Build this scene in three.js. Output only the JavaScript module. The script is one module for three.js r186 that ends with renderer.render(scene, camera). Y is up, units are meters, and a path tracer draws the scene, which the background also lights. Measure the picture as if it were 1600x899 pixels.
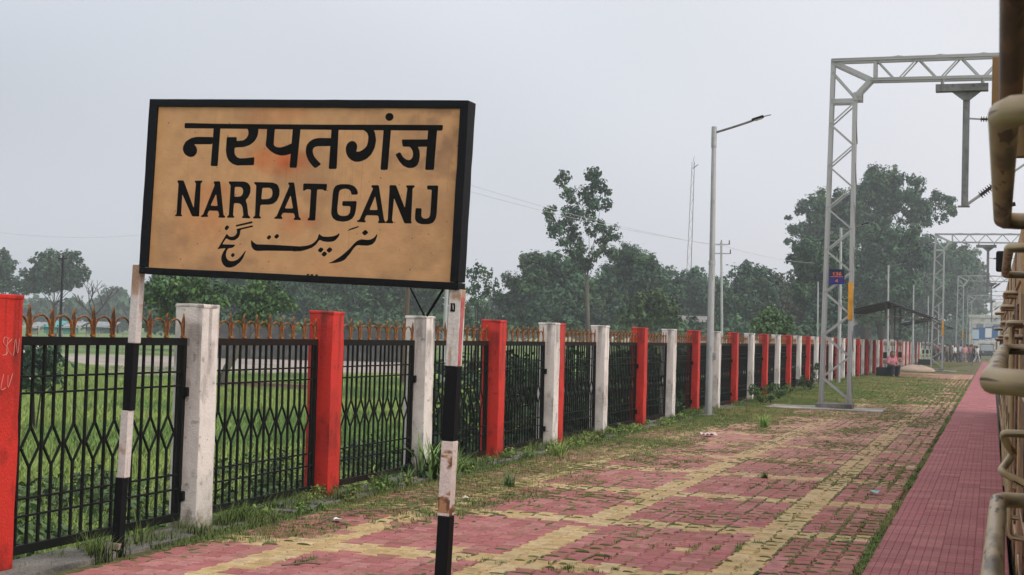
import * as THREE from 'three';
import { mergeGeometries, mergeVertices } from 'three/addons/utils/BufferGeometryUtils.js';
import { MarchingCubes } from 'three/addons/objects/MarchingCubes.js';

// ---------------------------------------------------------------- camera, sky, sun, exposure
const scene = new THREE.Scene();
const EYE = new THREE.Vector3(0, 1.62, 0), FPX = 2200, CX = 800, CY = 449.5;   // focal length and centre in the photograph's own 1600 x 899 pixels
const camera = new THREE.PerspectiveCamera(2 * Math.atan(CY / FPX) * 180 / Math.PI, 1600 / 899, 0.2, 4000);
camera.position.copy(EYE);
camera.rotation.order = 'YXZ';
camera.rotation.set(1.8326 * Math.PI / 180, 18.8688 * Math.PI / 180, 1.61 * Math.PI / 180);
camera.updateMatrixWorld(true);
camera.userData.fStop = 18; camera.focus = 12;
scene.add(camera);

const SUN = new THREE.Vector3(0.82, 0.60, 0.16).normalize();
{
  const W = 512, H = 256, data = new Float32Array(W * H * 4), d = new THREE.Vector3();
  for (let r = 0; r < H; r++) for (let c = 0; c < W; c++) {
    const up = ((r + 0.5) / H - 0.5) * Math.PI, az = ((c + 0.5) / W - 0.5) * 2 * Math.PI;
    d.set(Math.cos(az) * Math.cos(up), Math.sin(up), Math.sin(az) * Math.cos(up));
    const g = d.dot(SUN), e = Math.max(0, d.y);
    const soft = 0.02 * (Math.sin(d.x * 7 + 2 * Math.sin(d.y * 16 + d.z * 5)) + Math.sin(d.z * 9 + d.y * 27 + 1.3 + Math.sin(d.x * 13))) + 0.012 * Math.sin(d.x * 21 + d.y * 40 + Math.sin(d.z * 17));
    const L = 0.73 + 0.33 * g + 0.24 * e + soft * 0.8, warm = 0.5 + 0.5 * g, low = Math.exp(-e * 7), k = (r * W + c) * 4;
    data[k] = L * (0.82 + 0.25 * warm + 0.065 * low); data[k + 1] = L * (0.945 + 0.05 * warm); data[k + 2] = L * (1.09 - 0.11 * warm - 0.02 * low); data[k + 3] = 1;
  }
  const sky = new THREE.DataTexture(data, W, H, THREE.RGBAFormat, THREE.FloatType);
  sky.mapping = THREE.EquirectangularReflectionMapping; sky.magFilter = sky.minFilter = THREE.LinearFilter; sky.needsUpdate = true;
  scene.background = sky; scene.environment = sky;
}
const sun = new THREE.DirectionalLight(new THREE.Color(1, 0.95, 0.88), 1.5);
sun.position.copy(SUN).multiplyScalar(80).add(new THREE.Vector3(-5, 0, -25)); sun.target.position.set(-5, 0, -25);
sun.castShadow = true; sun.shadow.radius = 40; sun.shadow.mapSize.set(2048, 2048);
Object.assign(sun.shadow.camera, { left: -70, right: 70, top: 70, bottom: -70, near: 1, far: 220 });
scene.add(sun, sun.target);
const renderer = new THREE.WebGLRenderer({ antialias: true });
renderer.toneMapping = THREE.LinearToneMapping; renderer.toneMappingExposure = 1.16;
renderer.shadowMap.enabled = true; renderer.shadowMap.type = THREE.PCFSoftShadowMap;
scene.fog = new THREE.FogExp2(new THREE.Color(0.62, 0.68, 0.70), 0.00095);

// ---------------------------------------------------------------- helpers
const V = (x, y, z) => new THREE.Vector3(x, y, z), { lerp, clamp, smoothstep } = THREE.MathUtils;
function rng(a) { return () => { a = (a + 0x6D2B79F5) | 0; let t = Math.imul(a ^ (a >>> 15), 1 | a); t = (t + Math.imul(t ^ (t >>> 7), 61 | t)) ^ t; return ((t ^ (t >>> 14)) >>> 0) / 4294967296; }; }
const R = rng(20240), rr = (a, b) => a + (b - a) * R();
function hash(x, y, s) { let h = Math.imul(x, 374761393) ^ Math.imul(y, 668265263) ^ Math.imul(s, 2147483647 - 1640531527); h = Math.imul(h ^ (h >>> 13), 1274126177); return ((h ^ (h >>> 16)) >>> 0) / 4294967296; }
function vnoise(x, y, per, s = 1) {
  const xi = Math.floor(x), yi = Math.floor(y), f = x - xi, g = y - yi, u = f * f * (3 - 2 * f), v = g * g * (3 - 2 * g), m = (a) => per ? ((a % per) + per) % per : a;
  return lerp(lerp(hash(m(xi), m(yi), s), hash(m(xi + 1), m(yi), s), u), lerp(hash(m(xi), m(yi + 1), s), hash(m(xi + 1), m(yi + 1), s), u), v);
}
function fbm(x, y, oct = 4, per = 0, s = 1) { let a = 0.5, t = 0, n = 0; for (let i = 0; i < oct; i++) { t += a * vnoise(x, y, per, s + i); n += a; a *= 0.5; x *= 2; y *= 2; per *= 2; } return t / n; }
// the point that lies a given distance ahead (along the view) behind a spot of the photograph; used once, to survey the place
const AX = V(1, 0, 0).applyQuaternion(camera.quaternion), AY = V(0, 1, 0).applyQuaternion(camera.quaternion), AZ = V(0, 0, -1).applyQuaternion(camera.quaternion);
const ray = (px, py) => AZ.clone().addScaledVector(AX, (px - CX) / FPX).addScaledVector(AY, -(py - CY) / FPX);
const at = (px, py, D) => ray(px, py).multiplyScalar(D).add(EYE);
const onY = (px, py, y) => { const d = ray(px, py); return d.multiplyScalar((y - EYE.y) / d.y).add(EYE); };
const onZ = (px, py, z) => { const d = ray(px, py); return d.multiplyScalar(z / d.z).add(EYE); };

const names = {};
function numbered(n) { const k = names[n] = (names[n] ?? -1) + 1; return k ? n + '_' + String(k).padStart(3, '0') : n; }
function tag(o, label, category, group, kind) { o.userData.label = label; if (category) o.userData.category = category; if (group) o.userData.group = group; if (kind) o.userData.kind = kind; return o; }
function shadows(o) { o.castShadow = o.receiveShadow = true; return o; }
function thing(name, label, category, pos = V(0, 0, 0), turn = 0, group, kind) {
  const o = new THREE.Group(); o.name = numbered(name); o.position.copy(pos); o.rotation.y = turn; scene.add(o); return tag(o, label, category, group, kind);
}
function part(name, geo, mat, parent) { const m = shadows(new THREE.Mesh(Array.isArray(geo) ? merge(geo) : geo, mat)); m.name = name; parent.add(m); return m; }
function solo(name, geo, mat, label, category, group, kind) { const m = part(numbered(name), geo, mat, scene); return tag(m, label, category, group, kind); }
function copyOf(src, label, pos, turn) { const c = src.clone(); c.name = numbered(src.name.replace(/_\d+$/, '')); c.userData = { ...src.userData }; if (label) c.userData.label = label; if (pos) c.position.copy(pos); if (turn !== undefined) c.rotation.y = turn; scene.add(c); return c; }
function stuff(name, geo, mat, parent, mats, cols, label) {
  const m = new THREE.InstancedMesh(geo, mat, mats.length); m.name = parent === scene ? numbered(name) : name; m.userData.kind = 'stuff';
  mats.forEach((a, i) => m.setMatrixAt(i, a)); if (cols) cols.forEach((c, i) => m.setColorAt(i, c));
  shadows(m); parent.add(m); if (label) { m.userData.label = label; m.userData.category = name.replace(/_/g, ' '); } return m;
}
function merge(list) {
  const keep = list.map((g) => { g = g.index ? g.toNonIndexed() : g; for (const k of Object.keys(g.attributes)) if (!['position', 'normal', 'uv', 'color'].includes(k)) g.deleteAttribute(k); return g; });
  const col = keep.some((g) => g.attributes.color);
  for (const g of keep) { if (!g.attributes.uv) g.setAttribute('uv', new THREE.BufferAttribute(new Float32Array(g.attributes.position.count * 2), 2)); if (col && !g.attributes.color) g.setAttribute('color', new THREE.BufferAttribute(new Float32Array(g.attributes.position.count * 3).fill(1), 3)); }
  return mergeGeometries(keep);
}
// box with rounded edges, uv in metres; jit roughens it, seg adds rings along y
function rbox(w, h, d, r = 0.004, o = {}) {
  const ax = (s, n) => { const a = [-s / 2, -s / 2 + r]; for (let i = 1; i < n; i++) a.push(-s / 2 + r + (s - 2 * r) * i / n); a.push(s / 2 - r, s / 2); return a; };
  const X = ax(w, o.sx ?? 1), Y = ax(h, o.sy ?? 1), Z = ax(d, o.sz ?? 1), pos = [], nor = [], uv = [], idx = [], hw = w / 2 - r, hh = h / 2 - r, hd = d / 2 - r, jit = o.jit ?? 0, s = o.seed ?? 0, ou = o.u ?? 0, ov = o.v ?? 0;
  const face = (A, B, f, us, n, flip) => {
    const b = pos.length / 3;
    for (const q of B) for (const p of A) {
      const v = f(p, q), i = V(clamp(v.x, -hw, hw), clamp(v.y, -hh, hh), clamp(v.z, -hd, hd)), e = v.clone().sub(i), k = e.lengthSq() > 1e-12 ? e.normalize() : n.clone();
      const P = i.addScaledVector(k, r);
      if (jit) { const j = (a, c) => (fbm(a * 7 + s, c * 7 - s, 3) - 0.5) * 2 * jit; P.x += j(P.y + P.z * 2.3, P.z + 4); P.z += j(P.y + P.x * 2.3, P.x + 9); P.y += j(P.x + 3, P.z + 7) * 0.7; }
      pos.push(P.x, P.y, P.z); nor.push(k.x, k.y, k.z); const t = us(v); uv.push(t[0] + ou, t[1] + ov);
    }
    const m = A.length;
    for (let y = 0; y + 1 < B.length; y++) for (let x = 0; x + 1 < m; x++) { const a = b + y * m + x, c = a + m; flip ? idx.push(a, c, a + 1, a + 1, c, c + 1) : idx.push(a, a + 1, c, a + 1, c + 1, c); }
  };
  face(X, Y, (p, q) => V(p, q, d / 2), (v) => [v.x, v.y], V(0, 0, 1), false); face(X, Y, (p, q) => V(p, q, -d / 2), (v) => [-v.x, v.y], V(0, 0, -1), true);
  face(Z, Y, (p, q) => V(w / 2, q, p), (v) => [-v.z + 0.37, v.y], V(1, 0, 0), true); face(Z, Y, (p, q) => V(-w / 2, q, p), (v) => [v.z + 0.71, v.y], V(-1, 0, 0), false);
  face(X, Z, (p, q) => V(p, h / 2, q), (v) => [v.x, -v.z + 0.53], V(0, 1, 0), true); if (!o.open) face(X, Z, (p, q) => V(p, -h / 2, q), (v) => [v.x, v.z], V(0, -1, 0), false);
  const g = new THREE.BufferGeometry(); g.setAttribute('position', new THREE.Float32BufferAttribute(pos, 3)); g.setAttribute('normal', new THREE.Float32BufferAttribute(nor, 3)); g.setAttribute('uv', new THREE.Float32BufferAttribute(uv, 2)); g.setIndex(idx);
  if (jit) g.computeVertexNormals();
  return o.y0 ? g.translate(0, h / 2, 0) : g;
}
const Q = new THREE.Quaternion(), UPV = V(0, 1, 0);
function bar(p, q, w = 0.02, d = w, r = 0) {          // straight square bar from p to q
  const L = p.distanceTo(q), g = r ? rbox(w, L, d, r) : new THREE.BoxGeometry(w, L, d);
  return g.applyQuaternion(Q.setFromUnitVectors(UPV, q.clone().sub(p).normalize())).translate((p.x + q.x) / 2, (p.y + q.y) / 2, (p.z + q.z) / 2);
}
function rod(p, q, r1 = 0.02, r2 = r1, n = 8, open = false) {
  const L = p.distanceTo(q), g = new THREE.CylinderGeometry(r2, r1, L, n, 1, open);
  return g.applyQuaternion(Q.setFromUnitVectors(UPV, q.clone().sub(p).normalize())).translate((p.x + q.x) / 2, (p.y + q.y) / 2, (p.z + q.z) / 2);
}
function angle(p, q, s = 0.07, t = 0.008, fx = 1, fz = 1) {          // steel angle section: two flanges
  const a = bar(p, q, s, t), b = bar(p, q, t, s - t); b.translate(-fx * (s / 2 - t / 2), 0, fz * s / 2); return [a, b];
}
function tube(pts, r, n = 8, seg = 0, closed = false) {
  const c = new THREE.CatmullRomCurve3(pts, closed, 'centripetal'); return new THREE.TubeGeometry(c, seg || pts.length * 4, r, n, closed);
}
function pipe(pts, r, bend = 0.05, n = 10) {          // straight runs with rounded elbows
  const path = new THREE.CurvePath(); let a = pts[0].clone();
  for (let i = 1; i < pts.length - 1; i++) {
    const p = pts[i], u = pts[i - 1].clone().sub(p), w = pts[i + 1].clone().sub(p), b = Math.min(bend, u.length() * 0.45, w.length() * 0.45), s = p.clone().addScaledVector(u.normalize(), b), e = p.clone().addScaledVector(w.normalize(), b);
    path.add(new THREE.LineCurve3(a, s)); path.add(new THREE.QuadraticBezierCurve3(s, p.clone(), e)); a = e;
  }
  path.add(new THREE.LineCurve3(a, pts.at(-1).clone()));
  const g = new THREE.TubeGeometry(path, pts.length * 14, r, n), L = path.getLength(), u = g.attributes.uv; for (let i = 0; i < u.count; i++) u.setXY(i, u.getX(i) * L * 0.22, u.getY(i) * 9 * r); return g;
}
function lathe(pts, n = 14) { return new THREE.LatheGeometry(pts.map((p) => new THREE.Vector2(p[0], p[1])), n); }
function poly(pts, y, uvS = 1) {          // a flat sheet on the ground
  const s = new THREE.Shape(pts.map((p) => new THREE.Vector2(p.x, -p.z))), g = new THREE.ShapeGeometry(s); g.rotateX(-Math.PI / 2).translate(0, y, 0); return g;
}
// ---------------------------------------------------------------- textures and materials
function tex(n, f, srgb = true, rep = 1) {
  const d = new Uint8Array(n * n * 4);
  for (let y = 0; y < n; y++) for (let x = 0; x < n; x++) { const c = f(x / n, y / n), k = (y * n + x) * 4; for (let i = 0; i < 3; i++) d[k + i] = clamp(c[i] * 255, 0, 255); d[k + 3] = 255; }
  const t = new THREE.DataTexture(d, n, n); t.wrapS = t.wrapT = THREE.RepeatWrapping; t.magFilter = THREE.LinearFilter; t.minFilter = THREE.LinearMipmapLinearFilter; t.generateMipmaps = true; if (srgb) t.colorSpace = THREE.SRGBColorSpace; t.repeat.set(rep, rep); t.needsUpdate = true; return t;
}
const again = (t, a, b = a) => { const c = t.clone(); c.repeat.set(a, b); c.needsUpdate = true; return c; };
const tGrunge = tex(512, (u, v) => {          // worn paint: mottling, drips, specks
  const a = fbm(u * 6, v * 6, 5, 6, 3), b = fbm(u * 24, v * 5, 4, 24, 11), s = vnoise(u * 128, v * 128, 128, 5), spots = smoothstep(fbm(u * 14, v * 14, 3, 14, 31), 0.70, 0.76) * 0.05;
  const c = fbm(u * 30, v * 2.5 + 3, 4, 0, 91), chip = smoothstep(fbm(u * 22 + 3, v * 22, 4, 0, 61), 0.71, 0.76) * 0.15, l = 0.96 - Math.max(0, a - 0.48) * 0.5 - Math.max(0, b - 0.56) * 0.35 - Math.max(0, c - 0.56) * 0.5 - (s > 0.94 ? 0.1 : 0) - spots - chip; return [l + 0.02, l, l - 0.03];
}, true, 0.5);
const tPillar = tex(512, (u, v) => {          // painted plaster post from foot (v 0) to top: mud splash, rain runs, scuffs, small chips
  const a = fbm(u * 6, v * 6, 5, 0, 3), drip = fbm(u * 34, v * 2.2 + 3, 4, 0, 91), splash = 1 - smoothstep(v + (fbm(u * 22, v * 22, 4, 0, 33) - 0.5) * 0.14, 0.03, 0.14), runs = smoothstep(drip, 0.5, 0.72) * smoothstep(v, 0.55, 1.0) * 0.22, scuff = smoothstep(fbm(u * 16 + 5, v * 9, 4, 0, 45), 0.6, 0.75) * 0.13, chip = smoothstep(fbm(u * 30 + 3, v * 30, 3, 0, 61), 0.75, 0.79) * 0.16;
  const l = 0.97 - Math.max(0, a - 0.46) * 0.42 - runs - scuff - chip - 0.04 * vnoise(u * 128, v * 128, 128, 5); return [lerp(l + 0.01, 0.46, splash * 0.75), lerp(l, 0.41, splash * 0.75), lerp(l - 0.02, 0.34, splash * 0.75)];
}, true, 1 / 1.84);
const tGrain = tex(256, (u, v) => { const l = 0.84 + 0.2 * (vnoise(u * 96, v * 96, 96, 2) - 0.5) + 0.24 * (fbm(u * 8, v * 8, 4, 8, 7) - 0.5); return [l + 0.02, l, l - 0.01]; }, true, 2);
const tBump = tex(256, (u, v) => { const l = 0.5 + 0.5 * (vnoise(u * 64, v * 64, 64, 12) - 0.5) + 0.5 * (fbm(u * 12, v * 12, 4, 12, 17) - 0.5); return [l, l, l]; }, false, 2);
const tRust = tex(256, (u, v) => { const a = fbm(u * 7, v * 7, 5, 7, 21), b = fbm(u * 20, v * 20, 3, 20, 4), m = smoothstep(a, 0.38, 0.62); return [lerp(0.40, 0.80, m) + (b - 0.5) * 0.2, lerp(0.25, 0.54, m) + (b - 0.5) * 0.16, lerp(0.13, 0.24, m) + (b - 0.5) * 0.08]; }, true, 3);
const tConcrete = tex(512, (u, v) => { const a = fbm(u * 5, v * 5, 5, 5, 41), b = vnoise(u * 120, v * 120, 120, 9), l = 0.56 + (a - 0.5) * 0.45 + (b - 0.5) * 0.12; return [l, l * 0.98, l * 0.94]; }, true, 0.5);
const tSoil = tex(512, (u, v) => { const a = fbm(u * 8, v * 8, 5, 8, 51), b = fbm(u * 40, v * 40, 3, 40, 8), m = smoothstep(a, 0.4, 0.6); return [lerp(0.33, 0.38, m) + (b - 0.5) * 0.22, lerp(0.30, 0.40, m) + (b - 0.5) * 0.22, lerp(0.20, 0.20, m) + (b - 0.5) * 0.14]; }, true, 0.8);
const tField = tex(1024, (u, v) => {
  const a = fbm(u * 6, v * 6, 5, 6, 61), b = fbm(u * 60, v * 60, 4, 60, 62), m = smoothstep(a, 0.36, 0.62);
  return [lerp(0.33, 0.50, m) + (b - 0.5) * 0.28, lerp(0.46, 0.60, m) + (b - 0.5) * 0.28, lerp(0.20, 0.23, m) + (b - 0.5) * 0.16];
}, true, 1 / 45);
const tStain = tex(512, (u, v) => { const a = fbm(u * 5, v * 5, 5, 5, 71), b = fbm(u * 30, v * 3, 4, 30, 72), m = Math.max(smoothstep(a, 0.62, 0.78) * 0.7, smoothstep(b, 0.62, 0.8) * 0.5), l = 0.96 - 0.1 * vnoise(u * 90, v * 90, 90, 6); return [l - m * 0.25, l - m * 0.42, l - m * 0.55]; }, true, 1);
const tChip = tex(256, (u, v) => { const a = fbm(u * 6, v * 6, 4, 6, 201), b = fbm(u * 18, v * 18, 3, 18, 202), m = smoothstep(b, 0.70, 0.74) * 0.8, g = smoothstep(a, 0.48, 0.7) * 0.4, l = 0.97 - g - 0.06 * vnoise(u * 60, v * 60, 60, 3); return [lerp(l, 0.3, m), lerp(l * 0.97, 0.2, m), lerp(l * 0.92, 0.14, m)]; }, true, 3);
function mat(r, g, b, o = {}) { const m = new THREE.MeshStandardMaterial({ color: new THREE.Color().setRGB(r, g, b), roughness: 0.75, ...o }); return m; }
function pmat(r, g, b, o = {}) { return new THREE.MeshPhysicalMaterial({ color: new THREE.Color().setRGB(r, g, b), roughness: 0.75, ...o }); }
const M = {
  white: mat(0.82, 0.79, 0.79, { map: tPillar, bumpMap: tBump, bumpScale: 0.004, roughness: 0.8 }),
  red: mat(0.62, 0.026, 0.016, { map: tPillar, bumpMap: tBump, bumpScale: 0.004, roughness: 0.6 }),
  blackIron: pmat(0.005, 0.006, 0.005, { roughness: 0.7, specularIntensity: 0.35 }),
  brownIron: pmat(0.016, 0.009, 0.007, { roughness: 0.8, map: tGrunge, specularIntensity: 0.4 }),
  rust: mat(0.66, 0.60, 0.50, { map: tRust, roughness: 0.85, bumpMap: tBump, bumpScale: 0.002 }),
  galv: mat(0.42, 0.46, 0.50, { map: tGrunge, roughness: 0.55, metalness: 0.25 }),
  galvDark: mat(0.20, 0.22, 0.24, { map: tGrunge, roughness: 0.6, metalness: 0.25 }),
  concrete: mat(0.62, 0.61, 0.60, { map: tConcrete, bumpMap: tBump, bumpScale: 0.01, roughness: 0.95 }),
  paleConcrete: mat(0.95, 0.92, 0.90, { map: tConcrete, roughness: 0.95 }),
  soil: mat(0.78, 0.74, 0.62, { map: tSoil, bumpMap: tBump, bumpScale: 0.01, roughness: 1 }),
  field: mat(0.62, 0.66, 0.55, { map: tField, roughness: 1 }),
  dirt: mat(0.56, 0.50, 0.43, { map: tGrunge, roughness: 1 }),
  signBlack: pmat(0.0035, 0.004, 0.006, { roughness: 0.65, bumpMap: tBump, bumpScale: 0.002, specularIntensity: 0.35 }),
  postWhite: mat(0.78, 0.73, 0.70, { map: tStain, roughness: 0.7, bumpMap: tBump, bumpScale: 0.002 }),
  coach: mat(0.50, 0.33, 0.17, { map: tGrunge, roughness: 0.55, bumpMap: tBump, bumpScale: 0.001 }),
  rail: mat(0.52, 0.42, 0.28, { map: tChip, roughness: 0.45 }),
  brownAndRailShade: mat(0.19, 0.105, 0.055, { map: tChip, roughness: 0.5 }),  // dark brown of doors and seams; on the top rail it stands for shade
  dark: mat(0.01, 0.01, 0.011, { roughness: 0.9 }),
  plate: mat(0.02, 0.03, 0.16, { roughness: 0.5 }),
  yellow: mat(0.72, 0.36, 0.02, { map: tGrunge, roughness: 0.6 }),
  brownCeramic: mat(0.05, 0.022, 0.018, { roughness: 0.25 }),
  roof: mat(0.045, 0.05, 0.06, { map: tGrunge, roughness: 0.7 }),
  bark: mat(0.13, 0.10, 0.075, { map: tConcrete, roughness: 1 }),
  paleBark: mat(0.36, 0.33, 0.29, { map: tConcrete, roughness: 1 }),
  leaf: new THREE.MeshStandardMaterial({ vertexColors: true, side: THREE.DoubleSide, roughness: 0.8 }),
  grass: new THREE.MeshStandardMaterial({ color: 0xffffff, side: THREE.DoubleSide, roughness: 0.85 }),
};
const tPeel = tex(512, (u, v) => { const a = fbm(u * 4, v * 8, 5, 0, 171), b = fbm(u * 20, v * 20, 3, 20, 172), m = smoothstep(a, 0.52, 0.58) * 0.9, o = smoothstep(b, 0.42, 0.62), l = 0.95 - 0.1 * vnoise(u * 90, v * 90, 90, 6); return [lerp(l, lerp(0.42, 0.70, o), m), lerp(l * 0.96, lerp(0.27, 0.52, o), m), lerp(l * 0.95, lerp(0.16, 0.36, o), m)]; }, true, 1);
const LETTERS = [
  'M266 164 L517 167 L1297 166 L1810 162 L2192 160 L2190 197 L1813 199 L1300 200 L767 200 L267 201 Z',
  'M498 259 L370 259 L325 268 L284 292 L265 325 L264 352 L279 378 L303 394 L330 401 L356 395 L374 377 L379 353 L371 330 L350 311 L494 309 Z',
  'M497 193 L550 192 L547 460 L492 459 Z',
  'M751 190 L767 210 L771 236 L759 262 L735 279 L681 285 L683 257 L604 258 L603 350 L612 389 L629 419 L660 441 L698 452 L827 447 L827 392 L769 400 L717 403 L691 395 L674 375 L670 349 L671 329 L741 325 L785 311 L820 285 L840 252 L846 216 L843 190 Z',
  'M910 189 L971 188 L968 253 L968 309 L987 321 L1020 324 L1056 314 L1112 291 L1103 365 L1067 375 L1031 379 L987 370 L949 351 L922 329 L906 313 L910 254 Z',
  'M1105 187 L1164 186 L1152 459 L1098 459 Z',
  'M1399 255 L1299 256 L1262 264 L1234 282 L1216 305 L1211 339 L1217 372 L1234 406 L1263 439 L1290 460 L1333 431 L1305 408 L1281 385 L1266 358 L1263 335 L1273 318 L1295 311 L1399 309 Z',
  'M1393 193 L1446 192 L1449 461 L1390 462 Z',
  'M1621 190 L1629 200 L1655 216 L1666 239 L1666 273 L1658 306 L1634 329 L1606 343 L1582 343 L1590 323 L1588 297 L1576 280 L1557 272 L1536 274 L1515 291 L1506 318 L1509 348 L1524 377 L1551 400 L1581 411 L1617 409 L1660 392 L1694 361 L1716 318 L1724 265 L1713 219 L1697 189 Z',
  'M1773 189 L1826 188 L1819 460 L1767 461 Z',
  'M1807 83 L1829 89 L1841 110 L1831 130 L1811 138 L1790 132 L1777 111 L1787 90 Z',
  'M1906 258 L2100 255 L2099 303 L2022 304 L2036 326 L2042 359 L2039 398 L2026 428 L1999 443 L1964 445 L1927 430 L1897 401 L1867 357 L1900 340 L1920 371 L1946 390 L1971 394 L1988 380 L1994 357 L1988 330 L1968 305 L1916 305 Z',
  'M2089 186 L2152 185 L2146 454 L2084 455 Z',
  'M237 564 L286 563 L379 752 L385 577 L374 574 L375 563 L435 561 L434 574 L423 578 L426 798 L427 809 L371 810 L282 659 L283 800 L292 804 L291 812 L234 813 L236 804 L246 799 L247 586 L238 577 Z',
  'M523 564 L574 563 L617 795 L630 801 L629 812 L577 812 L577 802 L583 798 L572 766 L500 766 L488 796 L497 800 L496 810 L440 812 L441 802 L455 797 L534 586 L524 577 Z M548 649 L510 732 L566 733 Z',
  'M640 562 L764 560 L793 571 L811 595 L813 633 L800 665 L779 687 L793 715 L807 790 L822 799 L823 810 L760 810 L761 800 L770 792 L759 735 L743 713 L721 709 L691 710 L690 794 L701 800 L700 810 L645 811 L644 802 L657 793 L657 587 L641 574 Z M690 598 L739 598 L755 613 L757 638 L746 659 L725 665 L692 666 Z',
  'M836 562 L982 562 L1015 575 L1034 609 L1034 649 L1019 684 L992 706 L958 713 L895 715 L893 793 L906 799 L905 808 L845 810 L845 801 L859 791 L854 582 L837 573 Z M902 600 L957 598 L975 607 L982 632 L977 661 L955 674 L899 678 Z',
  'M1095 559 L1140 558 L1192 790 L1206 799 L1207 810 L1153 810 L1152 799 L1163 794 L1152 765 L1069 764 L1057 788 L1068 797 L1067 807 L1006 807 L1005 798 L1022 791 L1107 579 L1096 571 Z M1119 644 L1081 735 L1143 733 Z',
  'M1208 563 L1386 562 L1384 610 L1365 607 L1358 600 L1314 601 L1314 787 L1315 810 L1256 810 L1256 798 L1268 793 L1269 602 L1235 601 L1225 610 L1210 614 Z',
  'M1451 571 L1487 561 L1548 561 L1582 571 L1603 589 L1615 613 L1612 628 L1567 630 L1564 611 L1550 596 L1523 590 L1493 595 L1478 607 L1475 632 L1471 727 L1475 757 L1491 770 L1521 773 L1551 767 L1564 752 L1567 727 L1566 706 L1505 706 L1505 674 L1610 671 L1607 729 L1601 763 L1586 787 L1557 804 L1517 811 L1470 806 L1442 789 L1428 762 L1428 734 L1431 624 L1435 593 Z',
  'M1709 563 L1762 562 L1815 792 L1826 801 L1827 810 L1772 812 L1773 800 L1779 794 L1771 762 L1684 762 L1673 794 L1684 801 L1681 810 L1619 809 L1620 799 L1637 794 L1723 583 L1710 577 Z M1741 634 L1705 727 L1764 726 Z',
  'M1837 560 L1885 559 L1957 707 L1967 574 L1957 571 L1958 558 L2018 557 L2017 570 L2004 575 L2007 792 L2014 806 L1961 808 L1876 643 L1871 794 L1882 799 L1881 810 L1823 810 L1829 798 L1840 792 L1840 577 Z',
  'M2104 556 L2183 554 L2183 736 L2178 772 L2161 797 L2129 808 L2078 809 L2051 800 L2035 783 L2032 759 L2033 705 L2076 705 L2076 757 L2088 770 L2111 773 L2130 766 L2138 749 L2139 714 L2139 582 L2107 583 Z',
  'M715 859 L841 828 L845 841 L717 871 Z',
  'M720 886 L845 856 L852 866 L754 890 L753 918 L742 943 L717 962 L686 965 L662 958 L648 951 L620 994 L717 993 L722 997 L700 1015 L668 1019 L655 1043 L653 1071 L664 1094 L685 1106 L717 1105 L747 1093 L772 1069 L803 1028 L805 1035 L788 1080 L764 1113 L730 1139 L694 1151 L662 1149 L638 1134 L622 1109 L618 1082 L627 1054 L641 1030 L650 1019 L596 1026 L583 1032 L614 980 L651 919 L660 930 L674 940 L700 940 L722 926 L729 907 L727 895 Z',
  'M647 860 L669 874 L645 900 L628 885 Z',
  'M707 1047 L725 1063 L706 1082 L689 1065 Z',
  'M977 915 L995 930 L974 952 L955 938 Z',
  'M1035 906 L1054 922 L1032 944 L1011 928 Z',
  'M841 954 L858 971 L885 985 L977 983 L1070 984 L1209 986 L1210 986 L1252 982 L1292 971 L1321 952 L1339 929 L1347 895 L1373 914 L1413 915 L1452 910 L1477 902 L1498 885 L1497 903 L1483 924 L1460 943 L1420 949 L1380 946 L1354 936 L1332 968 L1303 991 L1264 1006 L1224 1017 L1164 1022 L1164 1019 L970 1024 L888 1029 L864 1022 L847 1004 L840 977 Z',
  'M1367 984 L1391 999 L1368 1024 L1343 1008 Z',
  'M1432 981 L1456 998 L1431 1023 L1407 1005 Z',
  'M1395 1010 L1419 1027 L1396 1050 L1372 1034 Z',
  'M1685 857 L1709 877 L1681 898 L1658 879 Z',
  'M1624 883 L1628 886 L1624 890 L1620 886 Z',
  'M1770 883 L1773 894 L1761 932 L1741 953 L1707 963 L1668 963 L1631 961 L1610 980 L1583 1021 L1547 1063 L1518 1077 L1479 1086 L1427 1091 L1468 1073 L1525 1035 L1576 990 L1608 953 L1632 932 L1660 922 L1695 925 L1724 923 L1752 908 L1766 887 Z',
  'M1554 868 L1577 853 L1611 843 L1637 834 L1631 845 L1602 856 L1556 870 Z',
];
// face TL (71, 47)
// TR (2356, 49)
// BR (2351, 1171)
// BL (61, 1186)
// oTL (5, -2)
// oTR (2384, -3)
// oBR (2385, 1219)
// oBL (-4, 1224)

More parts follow.
